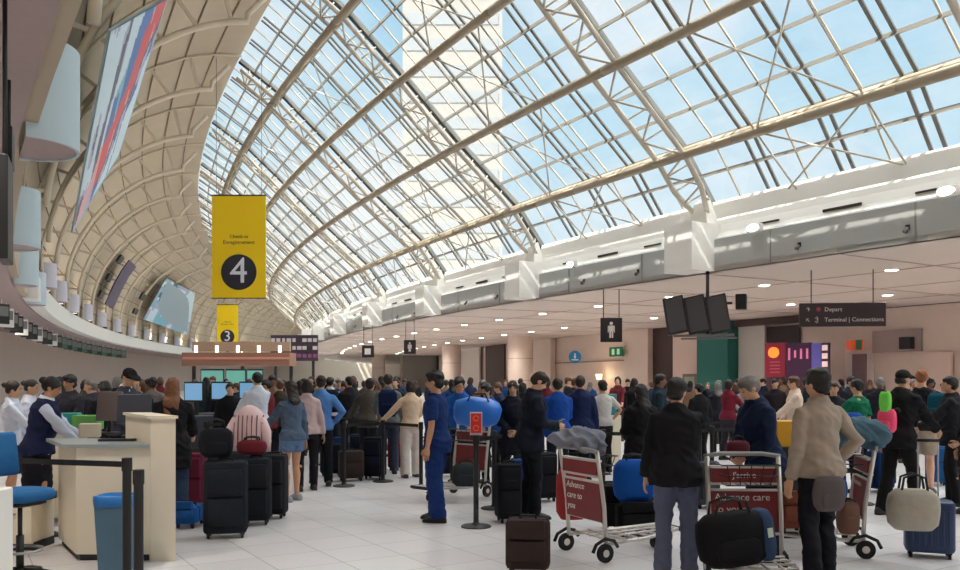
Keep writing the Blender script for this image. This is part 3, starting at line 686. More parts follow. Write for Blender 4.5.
def trolley(label, loc, rz, text=None, group=None, small=None):
    t = thing('luggage_trolley', label, 'luggage trolley', loc, R(rz), group); W = .30; bm_ = mat('trolley_metal', (212, 206, 200), .4, .35)
    mb = MB()
    for s in (-1, 1):
        mb.tube([(s*W, .02, .16), (s*W, .0, .5), (s*W, -.08, 1.0)], .020, 10)
        mb.tube([(s*W, .02, .16), (s*W*.9, .5, .17), (s*.16, .98, .20)], .018, 8)
    mb.tube([(-.16, .98, .20), (.16, .98, .20)], .018, 8)
    for z, y in ((.36, .012), (.72, -.034)): mb.tube([(-W, y, z), (W, y, z)], .013, 8)
    mb.build('frame', bm_, t, True)
    mb = MB()
    for i in range(6): y = .10+i*.15; hw = W-.14*max(0, y-.3); mb.tube([(-hw, y, .185), (hw, y, .185)], .010, 6)
    for x in (-.15, 0, .15): mb.tube([(x, .05, .19), (x*.7, .95, .21)], .009, 6)
    mb.build('platform', bm_, t, True)
    mb = MB(); mb.tube([(-W-.02, -.085, 1.0), (-W*.6, -.12, 1.02), (W*.6, -.12, 1.02), (W+.02, -.085, 1.0)], .019, 10); mb.build('handle_bar', mat('grip_grey', (150, 150, 150), .5), t, True)
    # ad panels on the upright, both faces
    p1 = MB(); p1.box((0, .018, .54), (.56, .012, .36), Matrix.Rotation(R(4), 4, 'X')); o = p1.build('ad_panel', red_ad, t)
    p2 = MB(); p2.box((0, -.045, .845), (.54, .05, .12)); o2 = p2.build('ad_panel', red_ad, t)
    p2 = MB(); p2.box((0, -.045, .775), (.58, .056, .02)); p2.box((0, -.045, .915), (.58, .056, .02)); p2.build('panel_rail', bm_, t)
    if text:
        for i, s_ in enumerate(text):
            zz = .66-.1*i; yc = .018*cos(R(4))-zz*sin(R(4))
            lettering(s_, .085, white_pl, o, (.25, yc+.011, zz), (pi/2+R(4), 0, pi), depth=.001)
            lettering(s_, .085, white_pl, o, (-.25, yc-.011, zz), (pi/2-R(4), 0, 0), depth=.001)
    if small: lettering(small, .07, white_pl, o2, (0, -.018, .845), (pi/2, 0, pi), depth=.002, align='CENTER'); lettering(small, .07, white_pl, o2, (0, -.072, .845), (pi/2, 0, 0), depth=.002, align='CENTER')
    mb = MB(); bw = .2
    for z, k in ((.78, .8), (.86, .9), (.95, 1)):
        q = bw*k; mb.tube([(-.24*k, .0, z), (-.24*k, q, z), (.24*k, q, z), (.24*k, .0, z)], .006, 5)
    for x in (-.2, -.1, 0, .1, .2): mb.tube([(x, bw, .95), (x*.8, bw*.8, .78), (x*.8, .0, .78)], .005, 5)
    mb.build('basket', dark_m, t, True)
    for s in (-1, 1):
        wm = MB(); wm.wheel((s*(W+.015), .0, .085), .085, .035, n=20); wo_ = wm.build('wheel', rub, t, 40)
        hb = MB(); hb.wheel((s*(W+.015), .0, .085), .035, .042, n=12); hb.build('hub', bm_, wo_)
        fm = MB(); fm.tube([(s*(W+.015), .14, .13), (s*(W+.015), .10, .19), (s*(W+.015), .0, .215), (s*(W+.015), -.10, .17), (s*(W+.015), -.135, .10)], .016, 8); fm.build('fender', rub, t, True)
    wm = MB(); wm.wheel((0, .84, .06), .06, .04, n=18); wm.build('wheel', rub, t, 40)
    fm = MB(); fm.tube([(0, .84, .19), (0, .86, .14)], .02, 8); fm.box((0.0, .855, .12), (.07, .05, .02)); fm.build('caster_fork', dark_m, t)
    fm = MB(); fm.tube([(-.2, .99, .2), (-.15, 1.02, .2), (.15, 1.02, .2), (.2, .99, .2)], .022, 8); fm.build('bumper', rub, t, True)
    return t
def stanchion(label, loc, rz=0, belt=None, group=None, h=1.0, r=.03, sign=None, belts=()):
    t = thing('queue_post', label, 'barrier post', loc, 0, group)
    mb = MB(); mb.loft([[(q*cos(2*pi*k/24), q*sin(2*pi*k/24), z) for k in range(24)] for q, z in ((.17, 0), (.17, .012), (.15, .022), (.05, .032), (.035, .05))]); mb.build('base', dark_m, t, 40)
    mb = MB(); mb.cyl((0, 0, .04), r, h-.14, 16); mb.build('pole', black_m, t, 40)
    mb = MB(); mb.cyl((0, 0, h-.11), r+.006, .11, 16); mb.rbox((0, 0, h-.10), (.07, .07, .09), .01, e=.006); mb.build('belt_head', black_m, t, 40)
    for to in belts:
        v = Vector(to)-Vector(loc); v.z = 0
        mb = MB(); mb.bar((v.normalized()*.04)+Vector((0, 0, h-.055)), v+Vector((0, 0, h-.055)), .004, .048); mb.build('belt', black_m, t)
    if sign:
        mb = MB(); mb.rbox((0, 0, h), (.14, .02, .26), .008, e=.004, M=Matrix.Rotation(R(rz), 4, 'Z')); s = mb.build('sign_frame', mat('pale_frame', (190, 190, 190), .5), t)
        mb = MB(); mb.box((0, -.012, h+.135), (.118, .004, .22), Matrix.Rotation(R(rz), 4, 'Z')); mb.build('sign_face', mat('sign_red', (206, 30, 34), .5), s)
        mb = MB()
        for z in (.08, .19): mb.tube([Vector((.03*cos(a), -.016, h+z+.03*sin(a))) for a in [i*pi/6 for i in range(12)]], .006, 5)
        mb.build('sign_mark', mat('sign_orange', (240, 120, 70), .5), s)
    return t

# ---------------------------------------------------------------- hanging signs, banners, screens
def wires(mb, x, y0, z0, z1): mb.tube([(x, y0, z0), (x, y0, z1)], .008, 6)
yel = mat('yellow_banner', (255, 214, 6), .6, 0, .03, 2); navy = mat('sign_navy', (40, 40, 52), .5)
def banner(label, x, Y, w, z0, z1, num, rz=0):
    t = thing('hanging_banner', label, 'banner', (Vector((x, Y, z0))), R(rz))
    h = z1-z0; mb = MB(); n = 10
    mb.loft([[(sx*w/2, dy+.012*sin(i/n*5), i/n*h) for i in range(n+1)] for sx, dy in ((-1, 0), (1, 0))], False) if 0 else mb.rbox((0, 0, 0), (w, .05, h), .01, e=.006)
    b = mb.build('cloth_panel', yel, t)
    mb = MB(); r = w*.33; mb.tube([(0, -.026, r*1.02+h*.075), (0, -.034, r*1.02+h*.075)], r, 40); d = mb.build('number_disc', navy, b)
    lettering(num, r*2.05, mat('numeral', (226, 230, 240), .5), b, (0, -.036, r*1.02+h*.075+r*.02), name='numeral', align='CENTER')
    for k, (s_, z) in enumerate((('Check-in', .60), ('Enregistrement', .545))): lettering(s_, w*.095, navy, b, (0, -.028, h*z), align='CENTER')
    MB().box((0, 0, h+.02), (w+.04, .07, .05)).build('batten', dark_m, t); MB().box((0, 0, -.01), (w+.02, .06, .03)).build('batten', dark_m, t)
    mb = MB()
    for s in (-1, 1): mb.tube([(s*w*.42, 0, h+.03), (s*w*.42, 0, h+5.2)], .008, 5)
    mb.build('hanging_wire', dark_m, t)
    return t
def box_sign(name, label, cat, x0, x1, y0, y1, Y, rz, ytop, depth=.14, m=None):
    a, b = at(x0, y1, Y), at(x1, y0, Y); t = thing(name, label, cat, (a+b)/2, R(rz)); w, h = b.x-a.x, b.z-a.z
    if abs(rz) > 12: w /= cos(R(rz))
    mb = MB(); mb.rbox((0, 0, -h/2), (w, depth, h), .015, e=.01); mb.build('housing', m or mat('sign_dark', (46, 38, 44), .5), t)
    mb = MB()
    for s in (-1, 1): mb.tube([(s*w*.36, 0, h/2-.01), (s*w*.36, 0, 4.85-t.location.z)], .016, 6)
    mb.build('hanging_rod', dark_m, t, True)
    return t, w, h

def heap(name, label, cat, loc, rz, blobs, rgb, wr=.03, seed=1, vox=.016):
    mb = MB()
    for c, r in blobs: mb.ell(c, r)
    me = remesh(mb, vox, 3, wr, seed); o = mobj(name, me, cloth(rgb, 'heap'), None, True, loc, (0, 0, R(rz))); return tag(o, label, cat)
# ---------------------------------------------------------------- the wall under the mezzanine and the far end
def onwall(x, d):
    k = (x-480)/FPX; r = RE+d; A = k*k+1; B = -2*(k*CX+CY); C_ = CX*CX+CY*CY-r*r
    Y = (-B-math.sqrt(max(B*B-4*A*C_, 0)))/(2*A); X = k*Y; v = Vector((X-CX, Y-CY)); a = math.degrees(atan2(v.x*TX+v.y*TY, -(v.x*NX+v.y*NY))); return X, Y, a
def wslab(name, x0, x1, y0, y1, m, d=-16.1, th=.12, parent=None, floor=False, label=None, cat=None, kind=None, group=None):
    X0, Y0, a0 = onwall(x0, d); X1, Y1, a1 = onwall(x1, d); Ym = (Y0+Y1)/2; zt = min(CAMZ+(HOR-y0)/FPX*Ym, 4.84); zb = 0 if floor else CAMZ+(HOR-y1)/FPX*Ym
    u = Vector((X1-X0, Y1-Y0, 0)); L = u.length; o = MB().rbox((0, 0, 0), (L, th, zt-zb), .01, e=.006).build(name, m); o.location = ((X0+X1)/2, Ym, zb); o.rotation_euler = (0, 0, atan2(u.y, u.x))
    if kind: o['kind'] = kind
    if label: tag(o, label, cat, group)
    if parent: o.parent = parent
    return o, L, zt-zb
door_brown = mat('door_dark_brown', (64, 44, 42), .5); pinkish = mat('pink_plaster', (228, 204, 194), .7, 0, .03, 2)
wslab('door_1', 653, 673, 326, 0, door_brown, floor=True, kind='structure')
wslab('wall_pilaster', 627, 651, 318, 0, stone_m, -15.9, .5, floor=True, kind='structure')
wslab('wall_pilaster', 676, 702, 322, 0, pinkish, -15.9, .5, floor=True, kind='structure')
o, L, h = wslab('wall_picture', 683, 697, 374, 400, mat('frame_bronze', (110, 96, 84), .5), -15.2, .08, label='framed grey-green picture on the pink wall left of the teal column', cat='picture')
MB().box((0, -.045, h/2), (L*.7, .02, h*.8)).build('print', mat('print_greygreen', (140, 150, 136), .5), o)
wslab('teal_column', 703, 734, 318, 0, mat('teal_paint', (18, 104, 98), .5, 0, .04, 2), -15.6, .9, floor=True, label='teal square column below the flight screens', cat='column')
wslab('wall_panel', 737, 766, 322, 0, mat('panel_grey', (206, 200, 194), .6), -16.0, .2, floor=True, kind='structure')
wslab('trim_7', 733, 801, 316, 325, door_brown, -15.7, .3, kind='structure')
wslab('door_2', 766, 800, 326, 0, mat('door_charcoal', (52, 42, 44), .6), floor=True, kind='structure')  # one even dark colour over the whole door
o, L, h = wslab('advert_screen', 766, 786, 343, 377, mat('ad_magenta', (120, 22, 44), .4, emit=.35), -13.5, .15, label='dark red advert screen with an orange burst, leftmost of the lit panels', cat='screen')
MB().ell((-L*.05, -.09, h*.72), (L*.28, .01, h*.16)).build('orange_burst', mat('ad_orange', (255, 120, 40), .4, emit=1.3), o)
mb = MB(); [mb.box((0, -.08, h*(.14+.1*i)), (L*.5, .01, h*.03)) for i in range(4)]; mb.build('small_print', mat('ad_pink', (200, 90, 110), .4), o)
MB().box((0, .02, -(CAMZ+0)/2), (L*.2, .1, .1)).build('bracket', dark_m, o) if 0 else None
o, L, h = wslab('advert_screen', 787, 812, 343, 377, mat('ad_plum', (58, 24, 58), .4, emit=.25), -13.5, .15, label='dark plum advert screen with pink columns, right of the red one', cat='screen')
for i in range(4): MB().box((L*(-.36+.24*i), -.08, h*.68), (L*.08, .01, h*(.36, .22, .3, .3)[i])).build('pink_column', mat('ad_rose', (226, 120, 160), .4, emit=.4), o)
wslab('advert_screen', 812.5, 822, 343, 377, mat('ad_violet', (86, 78, 150), .4, emit=.4), -13.5, .15, label='narrow violet advert screen right of the plum one', cat='screen')
o, L, h = wslab('advert_screen', 822.5, 829.5, 343, 377, mat('ad_strip', (70, 50, 70), .4), -13.5, .15, label='narrowest advert strip with stacked white tiles', cat='screen')
for i in range(4): MB().box((0, -.08, h*(.14+.24*i)), (L*.8, .01, h*.16)).build('white_tile', mat('tile_pink_white', (236, 206, 200), .4, emit=.4), o)
wslab('screen_stand', 768, 828, 377, 0, mat('stand_plum', (70, 40, 52), .5), -13.4, .25, floor=True, label='dark base wall carrying the lit advert screens', cat='stand')
wslab('door_3', 846, 873, 351, 0, mat('door_white', (232, 222, 216), .6), floor=True, kind='structure')
wslab('door_4', 853, 866, 354, 0, mat('door_mauve', (140, 118, 122), .5), -15.95, .14, floor=True, kind='structure')
o, L, h = wslab('gate_sign', 847, 863, 340, 350, mat('sign_orange_box', (206, 84, 50), .5, emit=.3), -15.2, .1, label='small orange and green sign above the white door', cat='sign')
MB().box((L*.3, -.06, h/2), (L*.36, .02, h*.96)).build('green_half', mat('sign_green', (60, 130, 90), .5), o)
wslab('wall_band', 873, 922, 330, 352, mat('band_grey', (168, 152, 148), .6), kind='structure')
wslab('trim_8', 884, 975, 301, 304.5, dark_m, -15.8, .2, kind='structure')
wslab('wall_speaker', 901, 912.5, 337, 349, dark_m, -15.7, .3, label='dark square speaker box high on the right back wall', cat='speaker')
wslab('wall_light_panel', 925, 952, 352, 0, pinkish, -16.05, .15, floor=True, kind='structure')
wslab('wall_light_panel', 463, 480, 346, 0, mat('panel_offwhite', (224, 216, 210), .6), -15.9, .15, floor=True, kind='structure')
wslab('door_5', 486, 505, 340, 0, door_brown, floor=True, kind='structure')
wslab('door_6', 425, 438, 346, 0, door_brown, floor=True, kind='structure')
wslab('wall_pilaster', 540, 553, 331, 0, stone_m, -15.9, .4, floor=True, kind='structure')
wslab('trim_9', 553, 650, 361, 362, mat('joint_tan', (150, 126, 114), .7), -16.08, .12, kind='structure')
for x0, x1, d in ((508, 533, -12.5), (442, 461, -12.5), (400, 417, -12.5), (372, 385, -12.5)):
    X, Y, a = onwall((x0+x1)/2, d); r = (x1-x0)/2*Y/FPX; m = MB(); m.cyl((X, Y, 0), r, 4.85, 28); o = m.build('wall_pillar', stone_m, None, 40); struct(o)
    m = MB()
    for z in (1.6, 3.2): m.cyl((X, Y, z), r*1.008, .03, 28)
    m.build('pillar_joint', mat('joint_tan', (150, 126, 114), .7), o)
X, Y, a = onwall(575, -15.4); zc = CAMZ+(HOR-357)/FPX*Y
t = thing('round_sign', 'round blue sign with a white figure on the stone wall', 'sign', (X, Y, zc), R(-8)); r = 6.3/FPX*Y
m = MB(); m.tube([(0, 0, 0), (0, -.06, 0)], r, 32); m.build('disc', mat('sign_blue', (24, 120, 170), .5, emit=.15), t)
m = MB(); m.ell((0, -.07, r*.45), (r*.14, .01, r*.14)); m.box((0, -.07, r*.02), (r*.3, .01, r*.5)); m.box((0, -.07, -r*.45), (r*1.1, .01, r*.16)); m.build('symbol', white_pl, t)
m = MB(); m.bar((0, 0, 0), (.1, 1.0, 0), .04); m.build('bracket', dark_m, t)
o, L, h = wslab('exit_sign', 610, 623, 347, 356.5, mat('exit_green', (30, 96, 66), .5, emit=.25), -15.3, .1, label='small green rectangular sign below the washroom sign', cat='sign')
m = MB()
for s in (-1, 1): m.box((s*L*.2, -.06, h*.5), (L*.2, .01, h*.6))
m.build('symbol', mat('exit_pale', (170, 226, 190), .5, emit=.3), o)
X, Y, a = onwall(599, -15.6); t = thing('wall_lamp', 'glowing wall lamp low on the stone wall', 'lamp', (X, Y, 1.7), R(-8))
m = MB(); m.cyl((0, 0, 0), .16, .34, 16, r2=.22); m.build('shade', mat('lamp_glow', (255, 214, 150), .5, emit=5), t, 40); m = MB(); m.bar((0, 0, -.02), (0, .4, -.02), .05); m.build('arm', dark_m, t)
l = bpy.data.lights.new('wall_lamp_light', 'POINT'); l.energy = 22; l.color = (1, .8, .55); l.shadow_soft_size = .2; lo = bpy.data.objects.new('lamp', l); COL.objects.link(lo); lo.parent = t; lo.location = (0, -.45, .3)

# far end: kiosk canopy with lamps, kiosks, flight board
t = thing('kiosk_canopy', 'long terracotta canopy with small white lamps beyond the yellow banners', 'canopy', at(240, 360, 45)); rust = mat('terracotta', (158, 116, 96), .6, 0, .06, 1)
t.location.z = 0; zb, zt = at(0, 366, 45).z, at(0, 353, 45).z
m = MB(); m.box((0, 0, (zb+zt)/2), (5.6, 1.6, zt-zb)); m.build('fascia', rust, t)
m = MB(); m.box((0, -.85, (zb+zt)/2+.05), (5.5, .1, .12)); m.build('light_strip', mat('strip_pink', (214, 150, 130), .5), t)
for i in range(5): m = MB(); m.cyl((-2.2+i*1.1, -.4, zt), .09, .38, 12); m.build('lamp', mat('small_lamp', (255, 246, 232), .5, emit=1.5), t, 40)
for i in range(3):
    for sx in (-1,): m = MB(); m.box((-2.6+i*2.6, .5, zb/2), (.16, .16, zb)); m.build('post', dark_m, t)
m = MB(); m.box((0, .3, zt+.35), (5.2, .3, .5)); m.build('back_board', mat('back_tan', (176, 150, 128), .6), t)
teal_s = mat('teal_screen', (120, 190, 176), .35, emit=.35)
for i, (x0, x1, lab) in enumerate(((201, 224, 'leftmost wide teal screen above the self-service desks'), (226, 246, 'middle wide teal screen above the self-service desks'), (247, 263, 'rightmost wide teal screen above the self-service desks'))):
    a, b = at(x0, 388, 30), at(x1, 369, 30); t = thing('kiosk_screen', lab, 'screen', ((a.x+b.x)/2, 30, 0), R(6)); w = b.x-a.x
    m = MB(); m.rbox((0, 0, a.z), (w, .1, b.z-a.z), .02, e=.01); q = m.build('case', dark_m, t); m = MB(); m.box((0, -.055, (a.z+b.z)/2), (w*.92, .01, (b.z-a.z)*.84)); m.build('display', teal_s, q)
    m = MB(); m.box((0, .1, a.z/2), (.1, .1, a.z)); m.build('post', dark_m, t)
    m = MB(); m.rbox((0, -.5, 0), (w*.9, .6, 1.0), .03); m.build('counter', mat('counter_grey', (90, 96, 104), .5), t)
for i, x in enumerate((206, 216, 228, 240)):
    t = thing('self_service_kiosk', 'slim self-service kiosk with lit screen, %s from the left' % ORD[i], 'kiosk', gr(x, 21+i*1.6), R(160+i*20), 'self-service kiosks')
    m = MB(); m.rbox((0, 0, 0), (.42, .36, 1.05), .05); m.build('pedestal', dark_m, t); m = MB(); m.rbox((0, 0, 0), (.44, .08, .5), .02, Matrix.Translation((0, .04, 1.02)) @ Matrix.Rotation(R(-14), 4, 'X')); m.build('head', mat('kiosk_grey', (120, 126, 136), .4), t)
    m = MB(); m.box((0, .045, .26), (.36, .01, .38), Matrix.Translation((0, .04, 1.02)) @ Matrix.Rotation(R(-14), 4, 'X')); m.build('display', mat('kiosk_blue', (120, 170, 210), .3, emit=.6), t)
a, b = at(271, 361, 55), at(318, 335, 55); t = thing('flight_board', 'far dark and purple flight information board beside the yellow banner', 'screen', (0, 55, 0)); w = b.x-a.x; h = b.z-a.z
m = MB(); m.rbox(((a.x+b.x)/2, 0, a.z), (w, .25, h), .03); m.build('case', mat('board_dark', (64, 48, 60), .5), t)
rr = random.Random(3)
for j, (mm, cc) in enumerate((('row_white', (206, 200, 204)), ('row_white', (206, 200, 204)), ('row_purple', (140, 84, 130)))):
    m = MB()
    for i in range(9):
        if rr.random() < .75: m.box((a.x+w*(i+.5)/9, -.14, b.z-h*(.2+.3*j)), (w/9*(.5+.4*rr.random()), .02, h*.14))
    m.build('text_row', mat(mm, cc, .5), t)
for s in (.1, .9): m = MB(); m.box((a.x+w*s, 0, a.z/2), (.16, .16, a.z)); m.build('post', dark_m, t)
# ================================================================ hanging things
banner('tall yellow hanging banner with a big white 4 in a dark disc', at(239, 0, 32).x, 32, 2.03, at(0, 298, 32).z, at(0, 196, 32).z, '4')
banner('smaller yellow hanging banner with a white 3, beyond the one marked 4', at(227.5, 0, 70).x, 70, 1.75, at(0, 347, 70).z, at(0, 305, 70).z, '3')
warmtxt = mat('sign_text', (228, 214, 210), .5); signred = mat('sign_ruby', (170, 60, 70), .5)
t, w, h = box_sign('direction_sign', 'long dark hanging sign with two rows of white writing and arrows, right side', 'sign', 801, 883, 303, 326.5, 24.7, -8, 0)
hs = t.children[0]
for s_, x, z, m in (('\u2191', -.42, .22, warmtxt), ('\u25cf', -.30, .22, signred), ('Depart', -.20, .22, warmtxt), ('\u2196', -.42, -.22, warmtxt), ('\u2195', -.32, -.22, warmtxt), ('Terminal | Connections', -.20, -.22, warmtxt)):
    lettering(s_, h*.25, m, hs, (x*w-.03, -.075, z*h), depth=.003)
def pict(t, hs, w, h, lady=False):
    mb = MB(); k = h
    mb.ell((0, -.075, k*.27), (k*.07, .006, k*.07))
    if lady: mb.box((0, -.075, k*.02), (k*.2, .008, k*.3))
    mb.box((0, -.075, k*.06), (k*.2, .008, k*.24)); mb.box((-k*.045, -.075, -k*.18), (k*.07, .008, k*.3)); mb.box((k*.045, -.075, -k*.18), (k*.07, .008, k*.3))
    for s in (-1, 1): mb.box((s*k*.125, -.075, k*.03), (k*.035, .008, k*.28))
    mb.build('figure_symbol', white_pl, hs)
t, w, h = box_sign('washroom_sign', 'dark square hanging sign with a white standing figure, nearest of three', 'sign', 600.5, 622, 318, 342, 30, -8, 0); pict(t, t.children[0], w, h)
t, w, h = box_sign('washroom_sign', 'small dark square hanging sign with a white figure, middle of three', 'sign', 404, 416, 340, 354, 45, -8, 0); pict(t, t.children[0], w, h, True)
t, w, h = box_sign('washroom_sign', 'smallest dark square hanging sign with a pale square face, farthest of three', 'sign', 362, 374, 345.5, 357.5, 50, -8, 0)
mb = MB(); mb.box((0, -.075, 0), (w*.5, .01, h*.5)); mb.build('pale_face', white_pl, t.children[0])
# flight screens: three tall panels tipped forward on a pole
t = thing('flight_screens', 'cluster of three dark portrait flight screens hanging below the roof pier', 'screen', at(700, 314, 25), R(-24))
scr = mat('screen_dark', (62, 60, 64), .35, 0, .1, 4); edge = mat('screen_bezel', (24, 22, 26), .4)
for i in range(3):
    M = Matrix.Translation((-.62+i*.62, -.10, -.56)) @ Matrix.Rotation(R(-14), 4, 'X') @ Matrix.Rotation(R(-11), 4, 'Y')
    mb = MB(); mb.rbox((0, 0, 0), (.60, .12, 1.15), .015, M, e=.01); s = mb.build('screen_case', edge, t)
    mb = MB(); mb.box((.02, -.063, .575), (.50, .006, 1.06), M); p_ = mb.build('display', scr, s)
mb = MB(); mb.box((0.1, .02, -.63), (1.75, .1, .07)); mb.box((.25, .02, -.72), (1.6, .08, .05)); mb.build('lower_rail', mat('rail_grey', (120, 116, 118), .5), t)
mb = MB(); mb.tube([(.2, .12, -.6), (.2, .12, 4.85-t.location.z)], .05, 10); mb.tube([(-.6, .12, .3), (.9, .12, .3)], .035, 8); mb.build('pole', dark_m, t, True)
mb = MB(); mb.rbox((1.15, .15, .1), (.3, .3, .45), .04); mb.build('speaker', black_m, t)

# ad panels on the left vault
def cell_panel(name, label, c00, c10, c01, c11, nu, nv, fn, mats, thick=.08, bow=.5):
    t = thing(name, label, 'ad panel', (c00+c11)/2); o = t.location.copy(); mb = MB()
    nrm = (c10-c00).cross(c01-c00).normalized()
    g = lambda u, v: c00*(1-u)*(1-v)+c10*u*(1-v)+c01*(1-u)*v+c11*u*v-o
    for i in range(nu):
        for j in range(nv):
            mb.m = fn((i+.5)/nu, (j+.5)/nv); mb.add([g(i/nu, j/nv), g((i+1)/nu, j/nv), g((i+1)/nu, (j+1)/nv), g(i/nu, (j+1)/nv)], [(0, 1, 2, 3)])
    me = mb.mesh('printed_face'); p_ = mobj('printed_face', me, mats, t)
    mb = MB(); cs = [g(0, 0), g(1, 0), g(1, 1), g(0, 1)]; s = -.02 if (P(5, 10, 8)-o).dot(nrm) > 0 else .02; sg = 1 if s > 0 else -1
    mb.loft([[c+nrm*s for c in cs], [c+nrm*sg*thick for c in cs]]); mb.build('frame', mat('panel_frame', (150, 170, 180), .5), t)
    return t
adm = [mat('print_pale_blue', (206, 228, 240), .5), mat('print_blue', (60, 110, 180), .5), mat('print_red', (214, 74, 84), .5), mat('print_dark', (70, 84, 106), .5), mat('print_pink', (224, 168, 172), .5), mat('print_cyan', (120, 186, 206), .5), mat('print_lilac', (176, 176, 204), .5)]
def ad1(u, v):
    n = noise.noise(Vector((u*5, v*3, 3))); m = noise.noise(Vector((u*3, v*14, 8)))
    if u > .96 or v > .975: return 5
    w = v-.92+.75*u+n*.10          # broad diagonal sweep rising towards the near end
    if abs(v-.80+u*.1+n*.02) < .010 and u > .35: return 3
    if v > .34:
        if -.36 < w < -.16: return 1 if m > -.25 else 5
        if -.16 <= w < .08: return 2 if m > -.3 else 4
        if .08 <= w < .12: return 3
        if .12 <= w < .24: return 1 if m > 0 else 6
        return 0
    if w > -.05: return 4 if m > -.1 else 6
    if w > -.22: return 4
    return 3 if m > .22 else 6 if m > 0 else 0
cell_panel('vault_advert', 'huge pale advert panel with blue and red sweeps on the near left vault', P(4.6, 16.4, 8.9), P(10.6, 16.45, 8.5), P(5.9, 14.4, 12.1), P(10.3, 14.5, 12.0), 80, 50, ad1, adm)
def ad2(u, v):
    n = noise.noise(Vector((u*5, v*5, 9)))
    if u > .8 and v > .3: return 0
    if v < .2 and n > -.1: return 5
    return (0, 6, 5, 0, 3)[int((n+.6)*3.6) % 5] if n < .35 else 3
cell_panel('vault_advert', 'pale blue tilted advert panel standing far down the left vault', P(23.2, 16.75, 8.0), P(29.0, 16.6, 7.6), P(23.2, 14.5, 12.3), P(27.4, 14.3, 12.5), 24, 16, ad2, adm)
pts = [(17.05, 7.9), (16.7, 8.8), (16.3, 9.7), (15.8, 10.7), (15.2, 11.6)]
t = thing('curved_sign_strip', 'dark purple curved sign strip on the left vault beside small black slots', 'sign', P(18.9, 16.5, 9.8)); mb = MB()
mb.loft([[P(a, d, z)-t.location for a, d, z in ((18.5, d, z), (19.6, d, z), (19.6, d+.1, z), (18.5, d+.1, z))] for d, z in pts]); mb.build('face', mat('sign_purple', (74, 64, 92), .5), t)
for g_, (a, zs, lab) in enumerate(((17.35, (.05, .42, .8), 'black slot opening on the left vault beside the purple strip'), (22.0, (.1, .5), 'black slot opening on the left vault beside the far pale panel'))):
    for w_, q in zip(('lowest', 'middle', 'topmost'), zs):
        i = min(int(q*4), 3); f = q*4-i; d, z = lerp2(pts[i], pts[i+1], f); d2, z2 = lerp2(pts[i], pts[i+1], f+.55)
        mb = MB(); mb.loft([[P(a+da, dd+e, zz) for da, e in ((0, -.05), (.5, -.05), (.5, .12), (0, .12))] for dd, zz in ((d, z), (d2, z2))]); o = mb.build('vault_slot', black_m); tag(o, w_+' '+lab, 'vent', 'vault slots %s' % 'ab'[g_])

# black monitors hanging at the left edge
for x, y0, y1, Y, lab in ((5, 160, 262, 7.5, 'long black monitor hanging edge-on at the left edge of the photo'), (9, 131, 167, 9.5, 'smaller black monitor hanging edge-on above the long one')):
    a, b = at(x, y1, Y), at(x, y0, Y); t = thing('hanging_monitor', lab, 'monitor', a, R(-66) if y0 > 150 else R(-64)); h = b.z-a.z
    mb = MB(); mb.rbox((0, 0, 0), (.5, .09, h), .015, e=.01); mb.build('case', black_m, t)
    mb = MB(); mb.box((0, -.05, h*.5), (.44 if y0 > 150 else .42, .008, h*.84)); mb.build('screen', edge, t)
    mb = MB(); mb.tube([(0, 0, h), (0, 0, 5.0-a.z)], .02, 8); mb.build('pole', dark_m, t, True)

# ================================================================ left side under the canopy
beige_p = mat('beige_laminate', (236, 226, 204), .45, 0, .03, 2); top_m = mat('worktop', (150, 160, 160), .35)
# back panels with small screens over the desks (dark slots with green tinted boards farther on)
for k in range(25):
    a = 9.6+k*.58; z0 = 3.95; col_ = ('black', 'white', 'dark grey')[k % 3] if k < 12 else ('green tinted', 'dark grey')[k % 2]
    t = thing('counter_board', '%s board hanging over the left check-in desks, %s from the near end' % (col_, ORD[k]), 'screen', P(a, 19.0, z0), yaw(a)+R(42), 'desk boards %s %d' % (col_, k >= 12))
    mb = MB(); mb.rbox((0, 0, 0), (.66, .1, .82), .01, e=.008); mb.build('case', {'black': black_m, 'white': white_m, 'dark grey': dark_m, 'green tinted': mat('board_green', (60, 110, 84), .5)}[col_], t)
    mb = MB(); mb.box((0, -.055, .52), (.54, .006, .4)); mb.build('display', mat('disp_a', (120, 122, 120), .3), t)
    mb = MB(); mb.tube([(0, .0, .82), (0, .0, 5.0-z0)], .015, 6); mb.build('rod', white_pl, t)
# main desk: end panel towards the camera, body running back along the hall
D0, D1, DT = at(73, 0, 7.75).x, at(176, 0, 7.75).x, at(151, 0, 7.75).x; U = Vector((-sin(H0), cos(H0), 0)); LEN = 1.0
def para(x0, x1, Y0, l0, l1, z0, z1):
    o = Vector((0, Y0, 0)); c = [Vector((x0, Y0, 0))+U*l0, Vector((x1, Y0, 0))+U*l0, Vector((x1, Y0, 0))+U*l1, Vector((x0, Y0, 0))+U*l1]
    return [[(p.x, p.y, z) for p in c] for z in (z0, z1)]
t = thing('check_in_desk', 'cream check-in desk end with raised ledge, nearest on the left', 'desk', (0, 0, 0)); 
mb = MB(); mb.loft(para(D0+.03, DT, 7.75, 0, LEN, .06, 1.03)); mb.build('cabinet', beige_p, t)
mb = MB(); mb.loft(para(DT, D1, 7.74, 0, LEN, 0.0, 1.30)); mb.build('raised_ledge', beige_p, t)
mb = MB(); mb.loft(para(D0-.08, DT, 7.72, 0, LEN, 1.03, 1.065)); mb.build('worktop', top_m, t)
mb = MB(); mb.loft(para(DT-.02, D1+.03, 7.72, 0, LEN, 1.30, 1.325)); mb.build('ledge_cap', beige_p, t)
mb = MB(); mb.loft(para(D0+.05, DT, 7.78, 0, LEN, 0, .06)); mb.build('kick_board', dark_m, t)
